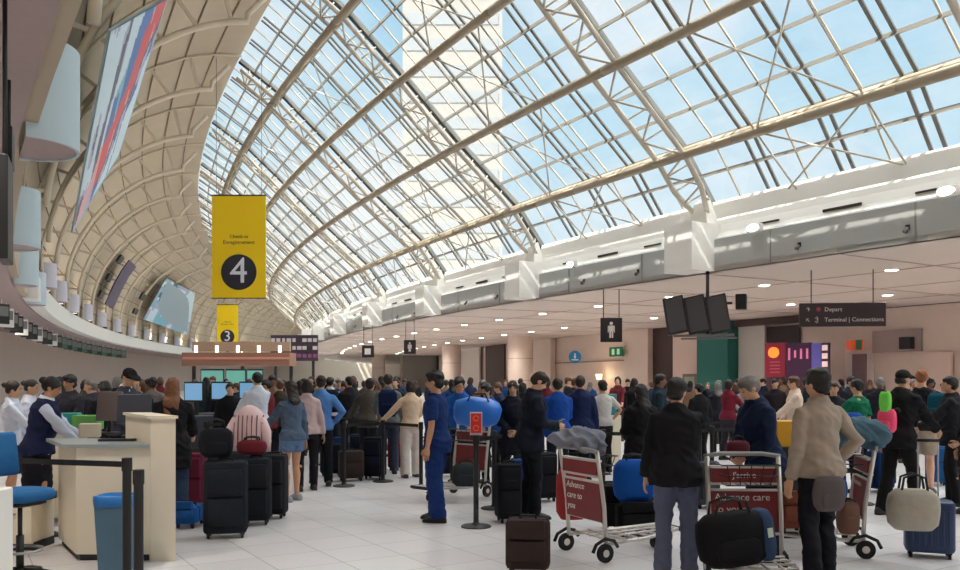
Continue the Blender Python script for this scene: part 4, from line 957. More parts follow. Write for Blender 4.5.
def monitor(label, x, y, Y, rz, w=.42, h=.34, m=None, ytilt=0, z=1.068):
    loc = Vector(((x-480)/FPX*Y, Y, z)); t = thing('desk_monitor', label, 'monitor', loc, R(rz)); sh_ = m or mat('monitor_back', (50, 54, 66), .45)
    mb = MB(); mb.rbox((0, 0, 0), (.22, .16, .02), .03, e=.006); mb.build('foot', dark_m, t, 40)
    mb = MB(); mb.tube([(0, .02, .015), (0, .02, .22)], .02, 8); mb.build('stem', dark_m, t, True)
    M = Matrix.Translation((0, 0, .14)) @ Matrix.Rotation(R(-10), 4, 'X'); mb = MB(); mb.rbox((0, 0, 0), (w, .04, h), .012, M, e=.01); mb.build('case', sh_, t)
    mb = MB(); mb.box((0, .024, h/2), (w*.92, .006, h*.88), M); mb.build('screen', mat('screen_lit', (150, 170, 190), .3, emit=.5), t)
    return t
monitor('dark blue-grey monitor back on the cream desk, behind the raised ledge', 134, 0, 8.7, 12, .33, .30)
monitor('brown-grey monitor back on the cream desk, left of the dark one', 108, 0, 9.2, -8, .28, .32, mat('monitor_brown', (104, 92, 90), .5))
def deskbox(name, label, cat, x, Y, size, rgb, rz=0, z=1.065, m=None):
    t = MB().rbox((0, 0, 0), size, min(size[:2])*.12, e=min(size)*.06).build(name, m or mat('plastic_%d_%d_%d' % rgb, rgb, .5), None, None, Vector(((x-480)/FPX*Y, Y, z)), (0, 0, R(rz))); tag(t, label, cat); return t
deskbox('keyboard', 'black keyboard lying on the cream desk worktop', 'keyboard', 118, 8.15, (.34, .13, .022), (40, 40, 44), 5)
deskbox('teal_box', 'teal box standing on the far end of the agents desk', 'box', 64, 10.2, (.36, .2, .19), (40, 150, 140), 10)
deskbox('green_folder_stack', 'lime green folder stack right of the teal box', 'folder', 88, 10.05, (.3, .22, .17), (110, 180, 90), 4)
deskbox('ticket_printer', 'small cream printer on the worktop in front of the agent', 'printer', 90, 8.7, (.2, .2, .14), (196, 186, 168), 20)
c = MB().cyl((0, 0, 0), .045, .16, 20, r2=.055).build('paper_cup', mat('cup_blue', (90, 180, 220), .5), None, 40, Vector(((62-480)/FPX*9.6, 9.6, 1.065))); tag(c, 'light blue cup between the agent and the teal box', 'cup')
# second run of desk carrying those things, on the agents' side
t = thing('check_in_desk', 'low grey-topped desk behind the cream desk, carrying teal and green boxes', 'desk', (0, 0, 0))
mb = MB(); mb.loft([[(x, y, z) for x, y in ((-5.2, 9.85), (-4.55, 9.85), (-5.0, 10.5), (-5.6, 10.5))] for z in (.05, 1.03)]); mb.build('cabinet', beige_p, t)
mb = MB(); mb.loft([[(x, y, z) for x, y in ((-5.22, 9.8), (-4.5, 9.8), (-4.96, 10.55), (-5.65, 10.55))] for z in (1.03, 1.065)]); mb.build('worktop', top_m, t)
# under-counter drawers, stool, bin
t = thing('drawer_cabinet', 'low beige drawer cabinet with dark top beside the agent', 'cabinet', gr(22, 8.4), 0)
mb = MB(); mb.box((0, 0, .26), (.42, .42, .38)); mb.build('carcass', beige_p, t)
mb = MB(); mb.box((0, 0, .49), (.46, .46, .07)); mb.build('top', dark_m, t)
mb = MB(); mb.box((0, .01, .04), (.44, .38, .08)); mb.build('plinth', black_m, t)
mb = MB(); mb.box((0, -.215, .26), (.42, .012, .32)); d_ = mb.build('drawer', beige_p, t); MB().box((0, -.23, .36), (.12, .02, .015)).build('handle', chrome, d_)
t = thing('drafting_chair', 'blue upholstered swivel chair on a black star base, bottom left', 'chair', gr(20, 6.85), R(70)); blu = cloth((40, 96, 146), 'upholstery')
mb = MB(); mb.rbox((0, 0, .68), (.46, .44, .09), .14, e=.035); mb.build('seat', blu, t, 50)
mb = MB(); mb.rbox((0, 0, .64), (.3, .3, .04), .05); mb.build('seat_pan', black_m, t)
M = Matrix.Translation((0, .24, .86)) @ Matrix.Rotation(R(-8), 4, 'X'); mb = MB(); mb.rbox((0, 0, 0), (.4, .07, .36), .03, M, e=.03); mb.build('backrest', blu, t, 50)
mb = MB(); mb.tube([(0, .1, .66), (0, .26, .68), (0, .29, .95)], .02, 8); mb.build('back_bracket', black_m, t, True)
mb = MB(); mb.tube([(0, 0, .1), (0, 0, .4)], .03, 12); mb.tube([(0, 0, .38), (0, 0, .66)], .018, 12); mb.build('gas_column', black_m, t, True)
mb = MB(); mb.tube([(.17*cos(a), .17*sin(a), .28) for a in [i*pi/10 for i in range(21)]], .011, 6); mb.build('foot_ring', chrome, t, True)
for k in range(5):
    a = 2*pi*k/5+.3; mb = MB(); mb.tube([(0, 0, .12), (.16*cos(a), .16*sin(a), .10), (.29*cos(a), .29*sin(a), .07)], [.03, .024, .018], 8); lg = mb.build('leg', black_m, t, True)
    mb = MB(); mb.wheel((.29*cos(a), .29*sin(a), .03), .03, .04, (cos(a+1), sin(a+1), 0)); mb.build('caster', rub, lg)
t = thing('waste_bin', 'tall grey-blue bin with a bright blue liner, against the cream desk', 'bin', gr(119, 7.45), 0)
mb = MB(); mb.loft([[(sx*w, sy*w*.8, z) for sx, sy in ((-1, -1), (1, -1), (1, 1), (-1, 1))] for w, z in ((.135, 0), (.165, .62))]); mb.build('bin_body', mat('bin_grey_blue', (84, 118, 140), .5), t)
mb = MB(); mb.loft([[(w*q*cos(a)*(1+.06*sin(7*a)), w*q*.82*sin(a)*(1+.05*sin(5*a)), z) for a in [2*pi*i/28 for i in range(28)] for q in [(abs(cos(a))**5+abs(sin(a))**5)**-.2]] for w, z in ((.172, .55), (.18, .60), (.178, .645), (.15, .65), (.14, .6))]); mb.build('liner', mat('liner_blue', (40, 124, 200), .35), t, True)
t = MB().rbox((0, 0, 0), (.6, .5, .84), .02, e=.01).build('service_counter', white_m, None, None, gr(-46, 6.2)); tag(t, 'white counter end showing at the bottom left corner', 'counter')
left_post = gr(-40, 7.6)
stanchion('black barrier post in front of the bin, left and farther of the pair', gr(127, 7.1), belts=[left_post], r=.036)
stanchion('black barrier post in front of the bin, right and nearer of the pair', gr(138.5, 6.45), r=.036, h=.97)

# ================================================================ queue barriers
S1, S2, S3 = gr(476, 9.55), gr(421, 13.1), gr(494, 10.9)
stanchion('black queue post with a red sign frame on top, beside the man in scrubs', S1, sign=True, belts=[gr(502, 10.2)], h=1.03)
stanchion('black queue post left of the man in scrubs, by the cream sweater', S2)
stanchion('black queue post just behind the red-signed one', S3)
for x, Y, tx, tY, lab in ((603, 11.2, 660, 11.0, 'black queue post beside the luggage trolley with grey coats'), (560, 12.4, 603, 11.2, 'black queue post behind the man looking at his phone'), (660, 11.0, 712, 12.0, 'black queue post behind the man in the black jacket'),
        (712, 12.0, 790, 12.5, 'black queue post left of the navy jacketed man'), (861, 11.3, 884, 11.6, 'black queue post between the trolley and the walker in black'), (326, 16.5, 383, 13.8, 'black queue post in the far crowd, beside the blue-shirted man'), (383, 13.8, 421, 13.1, 'black queue post left of the cream sweater')):
    v_ = gr(tx, tY)-gr(x, Y); stanchion(lab, gr(x, Y), belts=[gr(x, Y)+v_*(1-.07/v_.length)])

# ================================================================ luggage
suitcase('largest black suitcase standing in the left aisle, soft duffel on top', gr(226, 8.95), 12, (.44, .30, .80), (30, 33, 42))
bag('duffel_bag', 'black duffel slumped on top of the largest black suitcase', 'bag', gr(216, 8.95, .84), 20, (.36, .24, .30), (22, 24, 30), .1, 3)
suitcase('black suitcase right of the largest one, under the striped jacket', gr(257, 9.75), 8, (.32, .26, .76), (32, 34, 42))
suitcase('narrow black suitcase at the right end of the aisle group', gr(276, 10.2), 0, (.26, .26, .76), (36, 36, 42))
bag('travel_bag', 'dark red travel bag lying across the black suitcase', 'bag', gr(252, 9.75, .80), 4, (.34, .22, .16), (104, 34, 42), .04, 5, pocket=False)
# striped pink jacket thrown over the bags
t = thing('draped_jacket', 'pale pink striped jacket draped over the luggage in the left aisle', 'jacket', gr(250, 10.2, .98)); pk = mat('pink_stripe', (226, 196, 198), .9, 0, .05, 8, .2)
mb = MB(); mb.loft([[(a*cos(q)*(1+.05*sin(5*q)), -.02+b*sin(q)*(1+.08*sin(4*q+z*8)), z) for q in [2*pi*i/20 for i in range(20)]] for z, a, b in ((-.17, .23, .17), (.0, .235, .16), (.15, .21, .15), (.27, .16, .12), (.34, .09, .08), (.37, .03, .03))]); mb.build('cloth_body', pk, t, True)
mb = MB()
for i in range(-3, 4): mb.tube([(i*.055+.01, -.02-b*1.02*math.sqrt(max(0, 1-(i*.055/a)**2)), z) for z, a, b in ((-.16, .23, .17), (0, .235, .16), (.15, .21, .15), (.25, .17, .13))], .008, 5)
mb.build('stripe', mat('stripe_grey', (120, 92, 100), .9), t)
for s in (-1, 1): mb = MB(); mb.tube([(s*.15, -.04, .2), (s*.22, -.10, .05), (s*.23, -.12, -.18)], [.055, .06, .05], 10); mb.build('sleeve', pk, t, True)
suitcase('brown carry-on suitcase in the foreground, left of the trolley', gr(528, 7.25), -6, (.37, .24, .47), (56, 44, 42))
suitcase('black suitcase standing behind the man with the phone', gr(508, 9.9), 10, (.28, .3, .68), (24, 26, 34))
suitcase('blue suitcase half hidden behind the phone man, right of the black one', gr(521, 10.7), 0, (.26, .26, .66), (28, 70, 120))
suitcase('narrow black suitcase standing beside the blue garment bag', gr(611, 9.4), 0, (.22, .3, .5), (26, 26, 30))
suitcase('dark red suitcase beside the cream sweater', gr(397, 15.6), 0, (.32, .28, .66), (112, 28, 40))
suitcase('navy suitcase in the far crowd, left of the navy backpack', gr(361, 16.2), 0, (.42, .3, .62), (28, 34, 52))
suitcase('blue suitcase in the far crowd by the blue-shirted man', gr(341, 17.2), 0, (.3, .26, .5), (34, 70, 120))
suitcase('navy hard suitcase under the grey weekend bag, right foreground', gr(929, 7.95), -22, (.42, .27, .53), (26, 52, 92), handle=.55, hard=True)
bag('weekend_bag', 'shiny grey weekend bag leaning on the navy suitcase', 'bag', gr(913, 7.55, .32), -12, (.44, .22, .36), (172, 166, 152), .14, 8, pocket=False)
suitcase('maroon suitcase left of the aisle luggage', gr(197, 10.9), 0, (.22, .26, .72), (104, 34, 56))
suitcase('flat blue trolley case on the floor, left of the largest suitcase', gr(190, 9.6), 0, (.26, .4, .24), (30, 84, 150))
bag('garment_bag', 'bright blue garment bag standing behind the black jacketed man', 'bag', gr(634, 9.05, .36), 8, (.46, .26, .44), (20, 84, 170), .06, 12, pocket=False)
t = suitcase('black suitcase lying under the blue garment bag', gr(636, 9.05), 0, (.42, .3, .33), (24, 24, 28))

trolley('luggage trolley with a red panel and grey coats on top, centre right', gr(585, 7.95), -62, ['Advance', 'care to', 'you'])
trolley('luggage trolley facing the camera with two red advert panels', gr(745, 7.15), 178, ['Advance care', 'to your', 'care'], small="J'arrive")
trolley('luggage trolley right of the grey shirted man, piled with bags', gr(858, 8.15), 78, ['Advance'])
trolley('metal luggage trolley behind the red-signed post with a bright blue bag', gr(470, 12.2), 140)
# bags on the trolleys
M_ = Matrix.Rotation(R(-62), 4, 'Z')
heap('coat_pile', 'pile of grey coats on the basket of the centre trolley', 'coat', gr(577, 7.95, 1.08), 15, [((-.15, 0, .02), (.12, .15, .05)), ((0, .02, .05), (.16, .15, .07)), ((.14, 0, .03), (.13, .13, .06)), ((.2, -.05, -.04), (.05, .1, .1)), ((.03, -.12, -.02), (.13, .05, .07))], (124, 128, 142), .05, 3)
bag('red_bag', 'red and yellow bag behind the centre trolley upright', 'bag', gr(572, 8.75, .22), 10, (.34, .2, .52), (150, 50, 50), .05, 22)
t = bag('holdall', 'black holdall with blue side lying on the front of the facing trolley', 'bag', gr(735, 6.62, .215), 6, (.58, .30, .40), (20, 20, 22), .12, 23, tilt=-7)
mb = MB(); soft(mb, (.25, 0, .01), (.14, .28, .385), .03, seed=5); mb.build('blue_side', cloth((52, 72, 102), 'bagcloth'), t, True)
mb = MB(); mb.box((.25, -.15, .24), (.04, .01, .07)); mb.build('luggage_tag', mat('tag_pale', (200, 216, 196), .6), t)
bag('handbag', 'maroon handbag held at the navy jacketed man', 'bag', gr(738, 7.42, .98), 0, (.20, .12, .14), (92, 40, 50), .04, 24, pocket=False)
suitcase('brown leather case on the right trolley, behind the grey shirt', gr(790, 8.05, .21), 5, (.30, .24, .38), (120, 66, 50))
bag('brown_bag', 'brown bag hanging low on the right trolley', 'bag', gr(848, 7.93, .22), 0, (.2, .2, .30), (124, 92, 80), .02, 25)
bag('blue_pouch', 'blue pouch above the brown bag on the right trolley', 'bag', gr(836, 7.9, .54), 0, (.2, .16, .2), (28, 84, 160), 0, 26, pocket=False)
heap('teal_bag', 'grey and teal soft bag piled on the right trolley', 'bag', gr(860, 7.95, 1.07), 12, [((0, 0, .1), (.22, .17, .13)), ((.14, 0, .06), (.14, .16, .12)), ((-.16, .02, .05), (.12, .15, .1))], (78, 108, 124), .04, 7)
bag('blue_bag', 'bright blue flat bag above the teal bag', 'bag', gr(846, 8.3, 1.03), 0, (.36, .2, .3), (24, 72, 160), 0, 28, pocket=False)
t = thing('duffel_bag', 'big shiny bright blue rounded bag on the trolley by the scrubs man', 'bag', gr(478, 11.9, .98)); mb = MB(); mb.tube([(-.34, 0, .22), (-.30, 0, .22), (-.1, 0, .23), (.15, 0, .21), (.28, 0, .20), (.32, 0, .19)], [.08, .17, .215, .205, .15, .07], 18); mb.build('body', mat('bag_bright_blue', (28, 112, 214), .35), t, True)
mb = MB(); mb.tube([(-.15, -.12, .36), (-.1, -.16, .48), (.1, -.16, .48), (.15, -.12, .36)], .012, 6); mb.build('strap', rub, t, True)
bag('duffel_bag', 'dark bag lying on the platform of the far trolley by the scrubs man', 'bag', gr(466, 11.5, .22), 0, (.4, .3, .3), (50, 56, 60), .05, 31)
bag('shoulder_bag', 'grey shoulder bag hanging at the hip of the grey shirted man', 'bag', gr(829, 6.43, .66), 12, (.27, .09, .26), (88, 80, 80), 0, 33)
o = tag(MB().rbox((0, 0, 0), (.28, .22, .27), .01, e=.006).build('yellow_crate', mat('crate_yellow', (230, 170, 40), .5), None, None, gr(787, 9.0, .95)), 'yellow carton on a table behind the grey shirted man', 'box')
o = tag(MB().rbox((0, 0, 0), (.6, .5, .95), .02, e=.006).build('service_table', dark_m, None, None, gr(787, 9.1)), 'dark waist-high stand carrying the yellow carton', 'table')
o = tag(MB().rbox((0, 0, 0), (.34, .3, .42), .01, e=.006).build('teal_carton', mat('carton_teal', (40, 140, 150), .5), None, None, gr(607, 17, .95)), 'teal carton on a stand behind the navy suited man', 'box')
o = tag(MB().rbox((0, 0, 0), (.5, .4, .95), .01, e=.006).build('service_stand', beige_p, None, None, gr(607, 17)), 'pale stand carrying the teal carton', 'table')

# ================================================================ people, foreground first
N_ = dict(near=1)
def pp(label, x, Y, ht, face, spec, col, **k): return person(label, x, Y, ht, face, dict(N_, **spec) if Y < 12.6 else spec, col, **k)
navy_j = (30, 34, 48); blk = (26, 26, 30)
pp('person in navy waistcoat and white blouse working at the cream desk', 38, 9.0, 1.72, -68, dict(fem=1, top='shirt', hair='bun', bottom='skirt', hem=.45, L='desk', R='forward', lean=10, hpitch=18, hyaw=-8), dict(top=(206, 214, 232), collar=(230, 232, 240), bottom=(28, 28, 38), hair='black', skin='tan'))
bl = FCACHE  # (waistcoat as a separate garment on the agent)
w_ = figure(dict(near=1, fem=1, top='vest', hair='bun', bottom='skirt', hem=.45, L='desk', R='forward', lean=10, hpitch=18, hyaw=-8, bulk=1.04))
ag = [o for o in COL.objects if o.get('label', '').startswith('person in navy waist')][0]
o = bpy.data.objects.new('waistcoat', w_['top'][0]); COL.objects.link(o); o.parent = ag; o.material_slots[0].link = 'OBJECT'; o.material_slots[0].material = cloth((28, 34, 66))
pp('person in grey-brown shirt and black trousers standing with a grey shoulder bag', 820, 6.75, 1.76, 22, dict(top='shirt', hair='full', L='down', R='hip', stride=.05, hyaw=10, hpitch=2, bulk=1.04), dict(top=(160, 146, 132), bottom=(24, 24, 32), hair='black'))
pp('person in black jacket and grey-blue jeans, back turned, hand at face', 676, 7.15, 1.68, -14, dict(top='jacket', hair='full', L='down', R='face', bottom='jeans', lean=8, hpitch=10, hyaw=-20, bulk=1.12), dict(top=(24, 24, 28), bottom=(92, 98, 122), hair='black', shoe=(90, 90, 96)))
pp('grey-haired person in navy jacket leaning over the facing trolley', 765, 7.75, 1.74, 105, dict(top='jacket', hair='short', L='front', R='front', lean=12, hpitch=28, hyaw=0), dict(top=(24, 38, 66), bottom=(30, 32, 40), hair='grey'))
pp('person in dark navy suit looking down at a phone', 530, 10.15, 1.79, -82, dict(top='jacket', hair='short', L='phone', R='phone', lean=6, hpitch=32), dict(top=(26, 32, 46), bottom=(24, 26, 34), hair='dark', skin='fair', collar=(30, 36, 50)))
o = tag(MB().rbox((0, 0, 0), (.07, .14, .01), .01, e=.003).build('mobile_phone', black_m, None, None, gr(562, 10.1, 1.165), (0, R(-25), R(10))), 'phone held in both hands by the navy suited person', 'phone')
pp('person in blue hospital scrubs standing with arms down, facing left', 437, 9.95, 1.77, 76, dict(top='scrubs', hair='full', L='down', R='down', bottom='wide', lean=2, hpitch=8, stride=.05), dict(top=(26, 50, 104), bottom=(26, 52, 110), hair='black', skin='tan'))
pp('person in royal blue top bending over bags behind the scrubs man', 462, 13.3, 1.74, 170, dict(top='shirt', hair='full', L='forward', R='forward', lean=18, hpitch=16), dict(top=(30, 92, 176), bottom=(30, 32, 44), hair='black', skin='tan'))
pp('person in cream sweater and white trousers seen from behind', 411, 14.4, 1.66, 20, dict(fem=1, top='shirt', hair='bob', L='side', R='front', bottom='wide'), dict(top=(226, 200, 170), bottom=(220, 208, 200), hair='dark', shoe=(70, 60, 60)))
pp('person in jeans wearing a navy backpack, left of the cream sweater', 388, 14.9, 1.78, 8, dict(top='shirt', hair='short', L='forward', R='down', bottom='jeans'), dict(top=(110, 116, 118), bottom=(58, 66, 84), hair='dark'))
def backpack(label, x, Y, rz, z, size, rgb, tk=None):
    w, d, h = size; t = thing('backpack', label, 'backpack', gr(x, Y, z), R(rz)); m = cloth(rgb, 'bagcloth')
    mb = MB(); soft(mb, (0, 0, 0), size, .05, seed=4); mb.build('body', m, t, True); mb = MB(); soft(mb, (0, -d*.5, h*.08), (w*.7, d*.45, h*.42), .02, seed=6); mb.build('pocket', m, t, True)
    for s in (-1, 1): mb = MB(); mb.tube([(s*w*.28, d*.35, h*.98), (s*w*.3, d*.8, h*1.02), (s*w*.32, d*1.1, h*.9)], .016, 6); mb.build('strap', tk or rub, t, True)
    return t
backpack('navy backpack on the person left of the cream sweater', 388, 14.55, 8, 1.02, (.34, .16, .46), (24, 38, 74))
pp('walker in black hooded clothes and cap with neon backpack, heading right', 899, 10.4, 1.80, -62, dict(top='jacket', hair='cap', L='down', R='forward', stride=.16, lean=6), dict(top=blk, bottom=(22, 22, 24), hair='black', cap=(34, 32, 28)))
t = backpack('neon pink and green backpack worn by the walker in black', 887, 10.24, -62, 1.02, (.24, .12, .28), (250, 90, 130))
mb = MB(); soft(mb, (0, -.03, .25), (.15, .09, .24), .02, seed=3); mb.build('green_top', cloth((120, 220, 90), 'bagcloth'), t, True)
pp('ginger-haired person in black top and khaki shorts at the right', 921, 12.3, 1.83, -40, dict(top='tshirt', hair='short', L='forward', R='forward', bottom='shorts', lean=5), dict(top=(30, 30, 34), bottom=(176, 160, 144), hair='ginger', skin='fair', shoe=(60, 60, 66)))
backpack('teal backpack on the ginger-haired person', 939.5, 11.98, -40, 1.05, (.32, .17, .42), (20, 84, 104))
pp('person in dark top with pale apron, behind the khaki shorts', 953, 11.2, 1.72, 60, dict(top='jacket', hair='short', L='forward', R='phone', bottom='leggings'), dict(top=(36, 36, 42), bottom=(30, 28, 30), hair='black'))
pp('person in black at the right edge of the photo', 974, 10.4, 1.60, 95, dict(fem=1, top='coat', hair='long', L='front', R='down'), dict(top=(28, 26, 30), bottom=(34, 32, 34), hair='black'))
pp('person in green t-shirt behind the right trolley', 859, 12.4, 1.68, 30, dict(top='tshirt', hair='short', L='forward', R='down'), dict(top=(22, 110, 78), bottom=(30, 34, 44), hair='black'))
pp('person in dark jacket left of the green t-shirt', 834, 13.2, 1.64, 150, dict(top='jacket', hair='short', L='front', R='front'), dict(top=(40, 40, 50), bottom=(36, 34, 40), hair='dark'))
pp('long-haired person in denim jacket and shorts in the left aisle', 292, 11.6, 1.66, 48, dict(fem=1, top='shirt', hair='long', L='forward', R='down', bottom='shorts', hemk=.45, hpitch=4), dict(top=(84, 102, 124), bottom=(98, 124, 160), hair='dark', skin='tan', shoe=(150, 150, 156)))
pp('person in speckled pale top and black trousers beside the denim jacket', 307, 12.7, 1.68, 20, dict(fem=1, top='shirt', hair='bob', L='forward', R='down', bottom='leggings'), dict(top=(196, 172, 172), bottom=(26, 26, 32), hair='black'))
pp('person in light blue shirt and black trousers in the left aisle', 321, 13.2, 1.74, 10, dict(top='shirt', hair='short', L='down', R='hip'), dict(top=(84, 132, 196), bottom=(26, 28, 36), hair='dark'))
pp('person in white shirt standing behind the striped jacket', 258, 14.2, 1.80, 40, dict(top='shirt', hair='short', L='forward', R='forward'), dict(top=(216, 222, 234), bottom=(50, 54, 66), hair='black', skin='tan'))
pp('person with long auburn hair and black clothes behind the cream desk ledge', 172, 10.0, 1.70, 12, dict(fem=1, top='coat', hair='verylong', L='front', R='forward', bottom='jeans', lean=5), dict(top=(26, 24, 28), bottom=(50, 66, 90), hair='auburn'))
pp('person in black cap and white lanyard shirt behind the desk monitors', 123, 11.2, 1.84, -120, dict(top='shirt', hair='cap', L='front', R='front', lean=8, hpitch=22), dict(top=(70, 72, 84), bottom=(40, 40, 50), hair='black', collar=(230, 230, 236)))
for a_ in (('person in dark top with brown hair at the far end of the left desks', 140, 12.2, 1.70, 170, dict(fem=1, top='jacket', hair='bob', L='front', R='front'), dict(top=(30, 36, 60), bottom=blk, hair='brown')),
    ('agent in white blouse at the far left edge, looking right', 10, 10.7, 1.66, -70, dict(fem=1, top='shirt', hair='bun', L='front', R='forward', bottom='skirt'), dict(top=(214, 220, 236), bottom=(30, 32, 48), hair='dark')),
    ('agent in white blouse behind the waistcoated agent', 26, 11.6, 1.68, -80, dict(fem=1, top='shirt', hair='bun', L='front', R='front', bottom='skirt', lean=6), dict(top=(206, 210, 226), bottom=(34, 30, 44), hair='black')),
    ('person with dark hair facing the left desks, above the teal box', 71, 12.5, 1.74, 165, dict(top='jacket', hair='full', L='front', R='front'), dict(top=(50, 48, 56), bottom=blk, hair='black', skin='tan')),
    ('grey-haired person beyond the left desks, above the green folders', 93, 13.2, 1.68, 100, dict(top='jacket', hair='short', L='front', R='front'), dict(top=(44, 46, 56), bottom=blk, hair='grey')),
    ('person in black behind the brown-grey monitor', 106, 12.0, 1.66, 60, dict(fem=1, top='jacket', hair='long', L='front', R='front'), dict(top=(28, 28, 34), bottom=blk, hair='black')),
    ('person in royal blue jacket behind the phone man', 558, 13.0, 1.70, 10, dict(top='jacket', hair='short', L='down', R='front'), dict(top=(24, 74, 160), bottom=(30, 34, 50), hair='dark')),
    ('broad person in navy suit seen from behind near the round blue sign', 580, 13.4, 1.74, -8, dict(top='jacket', hair='short', L='down', R='down', bulk=1.1), dict(top=(28, 40, 78), bottom=(24, 28, 40), hair='dark')),
    ('person in dark coat with long black hair left of the phone man', 513, 12.2, 1.66, 175, dict(fem=1, top='coat', hair='long', L='front', R='front'), dict(top=(30, 32, 44), bottom=blk, hair='black')),
    ('person in blue jacket bending left of the dark coat', 492, 13.6, 1.62, 140, dict(top='jacket', hair='full', L='front', R='front', lean=14), dict(top=(34, 70, 130), bottom=blk, hair='black')),
    ('person with a big black hood beside the black jacketed man', 642, 10.4, 1.62, 20, dict(top='coat', hair='long', L='front', R='front', bulk=1.15, noface=1), dict(top=(26, 26, 30), bottom=blk, hair='black')),
    ('person in maroon top and grey waistcoat by the teal column', 728, 17.5, 1.68, -60, dict(fem=1, top='shirt', hair='bob', L='front', R='forward'), dict(top=(112, 30, 48), bottom=(50, 48, 56), hair='dark')),
    ('person in pale top facing the camera right of the maroon top', 746, 18.2, 1.66, 175, dict(fem=1, top='shirt', hair='long', L='front', R='front'), dict(top=(160, 150, 150), bottom=(50, 50, 60), hair='brown', skin='fair')),
    ('person in bright sky blue top left of the navy jacketed man', 754, 16.2, 1.60, 60, dict(fem=1, top='tshirt', hair='bob', L='front', R='front'), dict(top=(60, 160, 220), bottom=(50, 50, 60), hair='dark')),
    ('person in cream shirt below the advert screens', 796, 14.0, 1.74, 80, dict(top='shirt', hair='short', L='forward', R='front'), dict(top=(226, 204, 186), bottom=(70, 66, 66), hair='brown', skin='fair')),
    ('person in dark clothes under the red advert screen', 775, 19.0, 1.70, 160, dict(top='jacket', hair='short', L='down', R='down'), dict(top=(40, 34, 40), bottom=blk, hair='black')),
    ('person in white shirt with dark backpack in the far crowd', 330, 17.4, 1.74, 0, dict(top='shirt', hair='short', L='down', R='down'), dict(top=(200, 202, 208), bottom=(40, 44, 60), hair='black')),
    ('person in black jacket in the far crowd, above the navy suitcase', 350, 16.8, 1.74, 40, dict(top='jacket', hair='short', L='front', R='front'), dict(top=(34, 34, 38), bottom=blk, hair='black')),
    ('person in khaki jacket reaching in the far crowd', 368, 15.6, 1.70, -20, dict(top='jacket', hair='full', L='side', R='side', lean=10), dict(top=(90, 86, 78), bottom=(40, 42, 52), hair='dark'))):
    pp(*a_)
backpack('dark backpack on the white-shirted person in the far crowd', 331, 17.05, 0, 1.0, (.34, .18, .46), (34, 36, 48))
# the far crowd, each one a figure of its own
cr_specs = [dict(top='jacket', hair='short', L='down', R='down'), dict(fem=1, top='coat', hair='long', L='front', R='front'), dict(top='tshirt', hair='full', L='front', R='hip', lean=6), dict(fem=1, top='shirt', hair='bob', L='forward', R='down', bottom='jeans')]
COUNTERS = ((188, 15.2), (215, 16.2), (243, 17.2))
OCC = [(o.location.x, o.location.y, .72) for o in COL.objects if o.parent is None and o.get('category') in ('person', 'suitcase', 'barrier post', 'bag')]+[(gr(x, Y).x, Y, .95) for x, Y in COUNTERS]+[(gr(x, Y).x, Y, .7) for x, Y in ((344, 13.2), (206, 13.4), (530, 15.5), (700, 14.0), (560, 15.6), (717, 14))]+[(gr(470, 12.2).x, 12.2, 1.2), (gr(607, 17).x, 17, .9), (gr(787, 9.1).x, 9.1, 1)]+[(gr(x, 30).x, 29.7, 1.3) for x in (212, 236, 255)]+[(gr(x, 21+i*1.6).x, 21+1.6*i, 1.0) for i, x in enumerate((206, 216, 228, 240))]
tops = [(34, 36, 46), (110, 40, 46), (44, 54, 84), (120, 114, 110), (24, 24, 28), (40, 74, 130), (196, 194, 190), (70, 62, 54), (30, 48, 58), (130, 104, 84)]
cname = ['dark', 'dark red', 'slate blue', 'pale grey', 'black', 'blue', 'off-white', 'brown', 'teal grey', 'tan']
rc = random.Random(5); spots = []
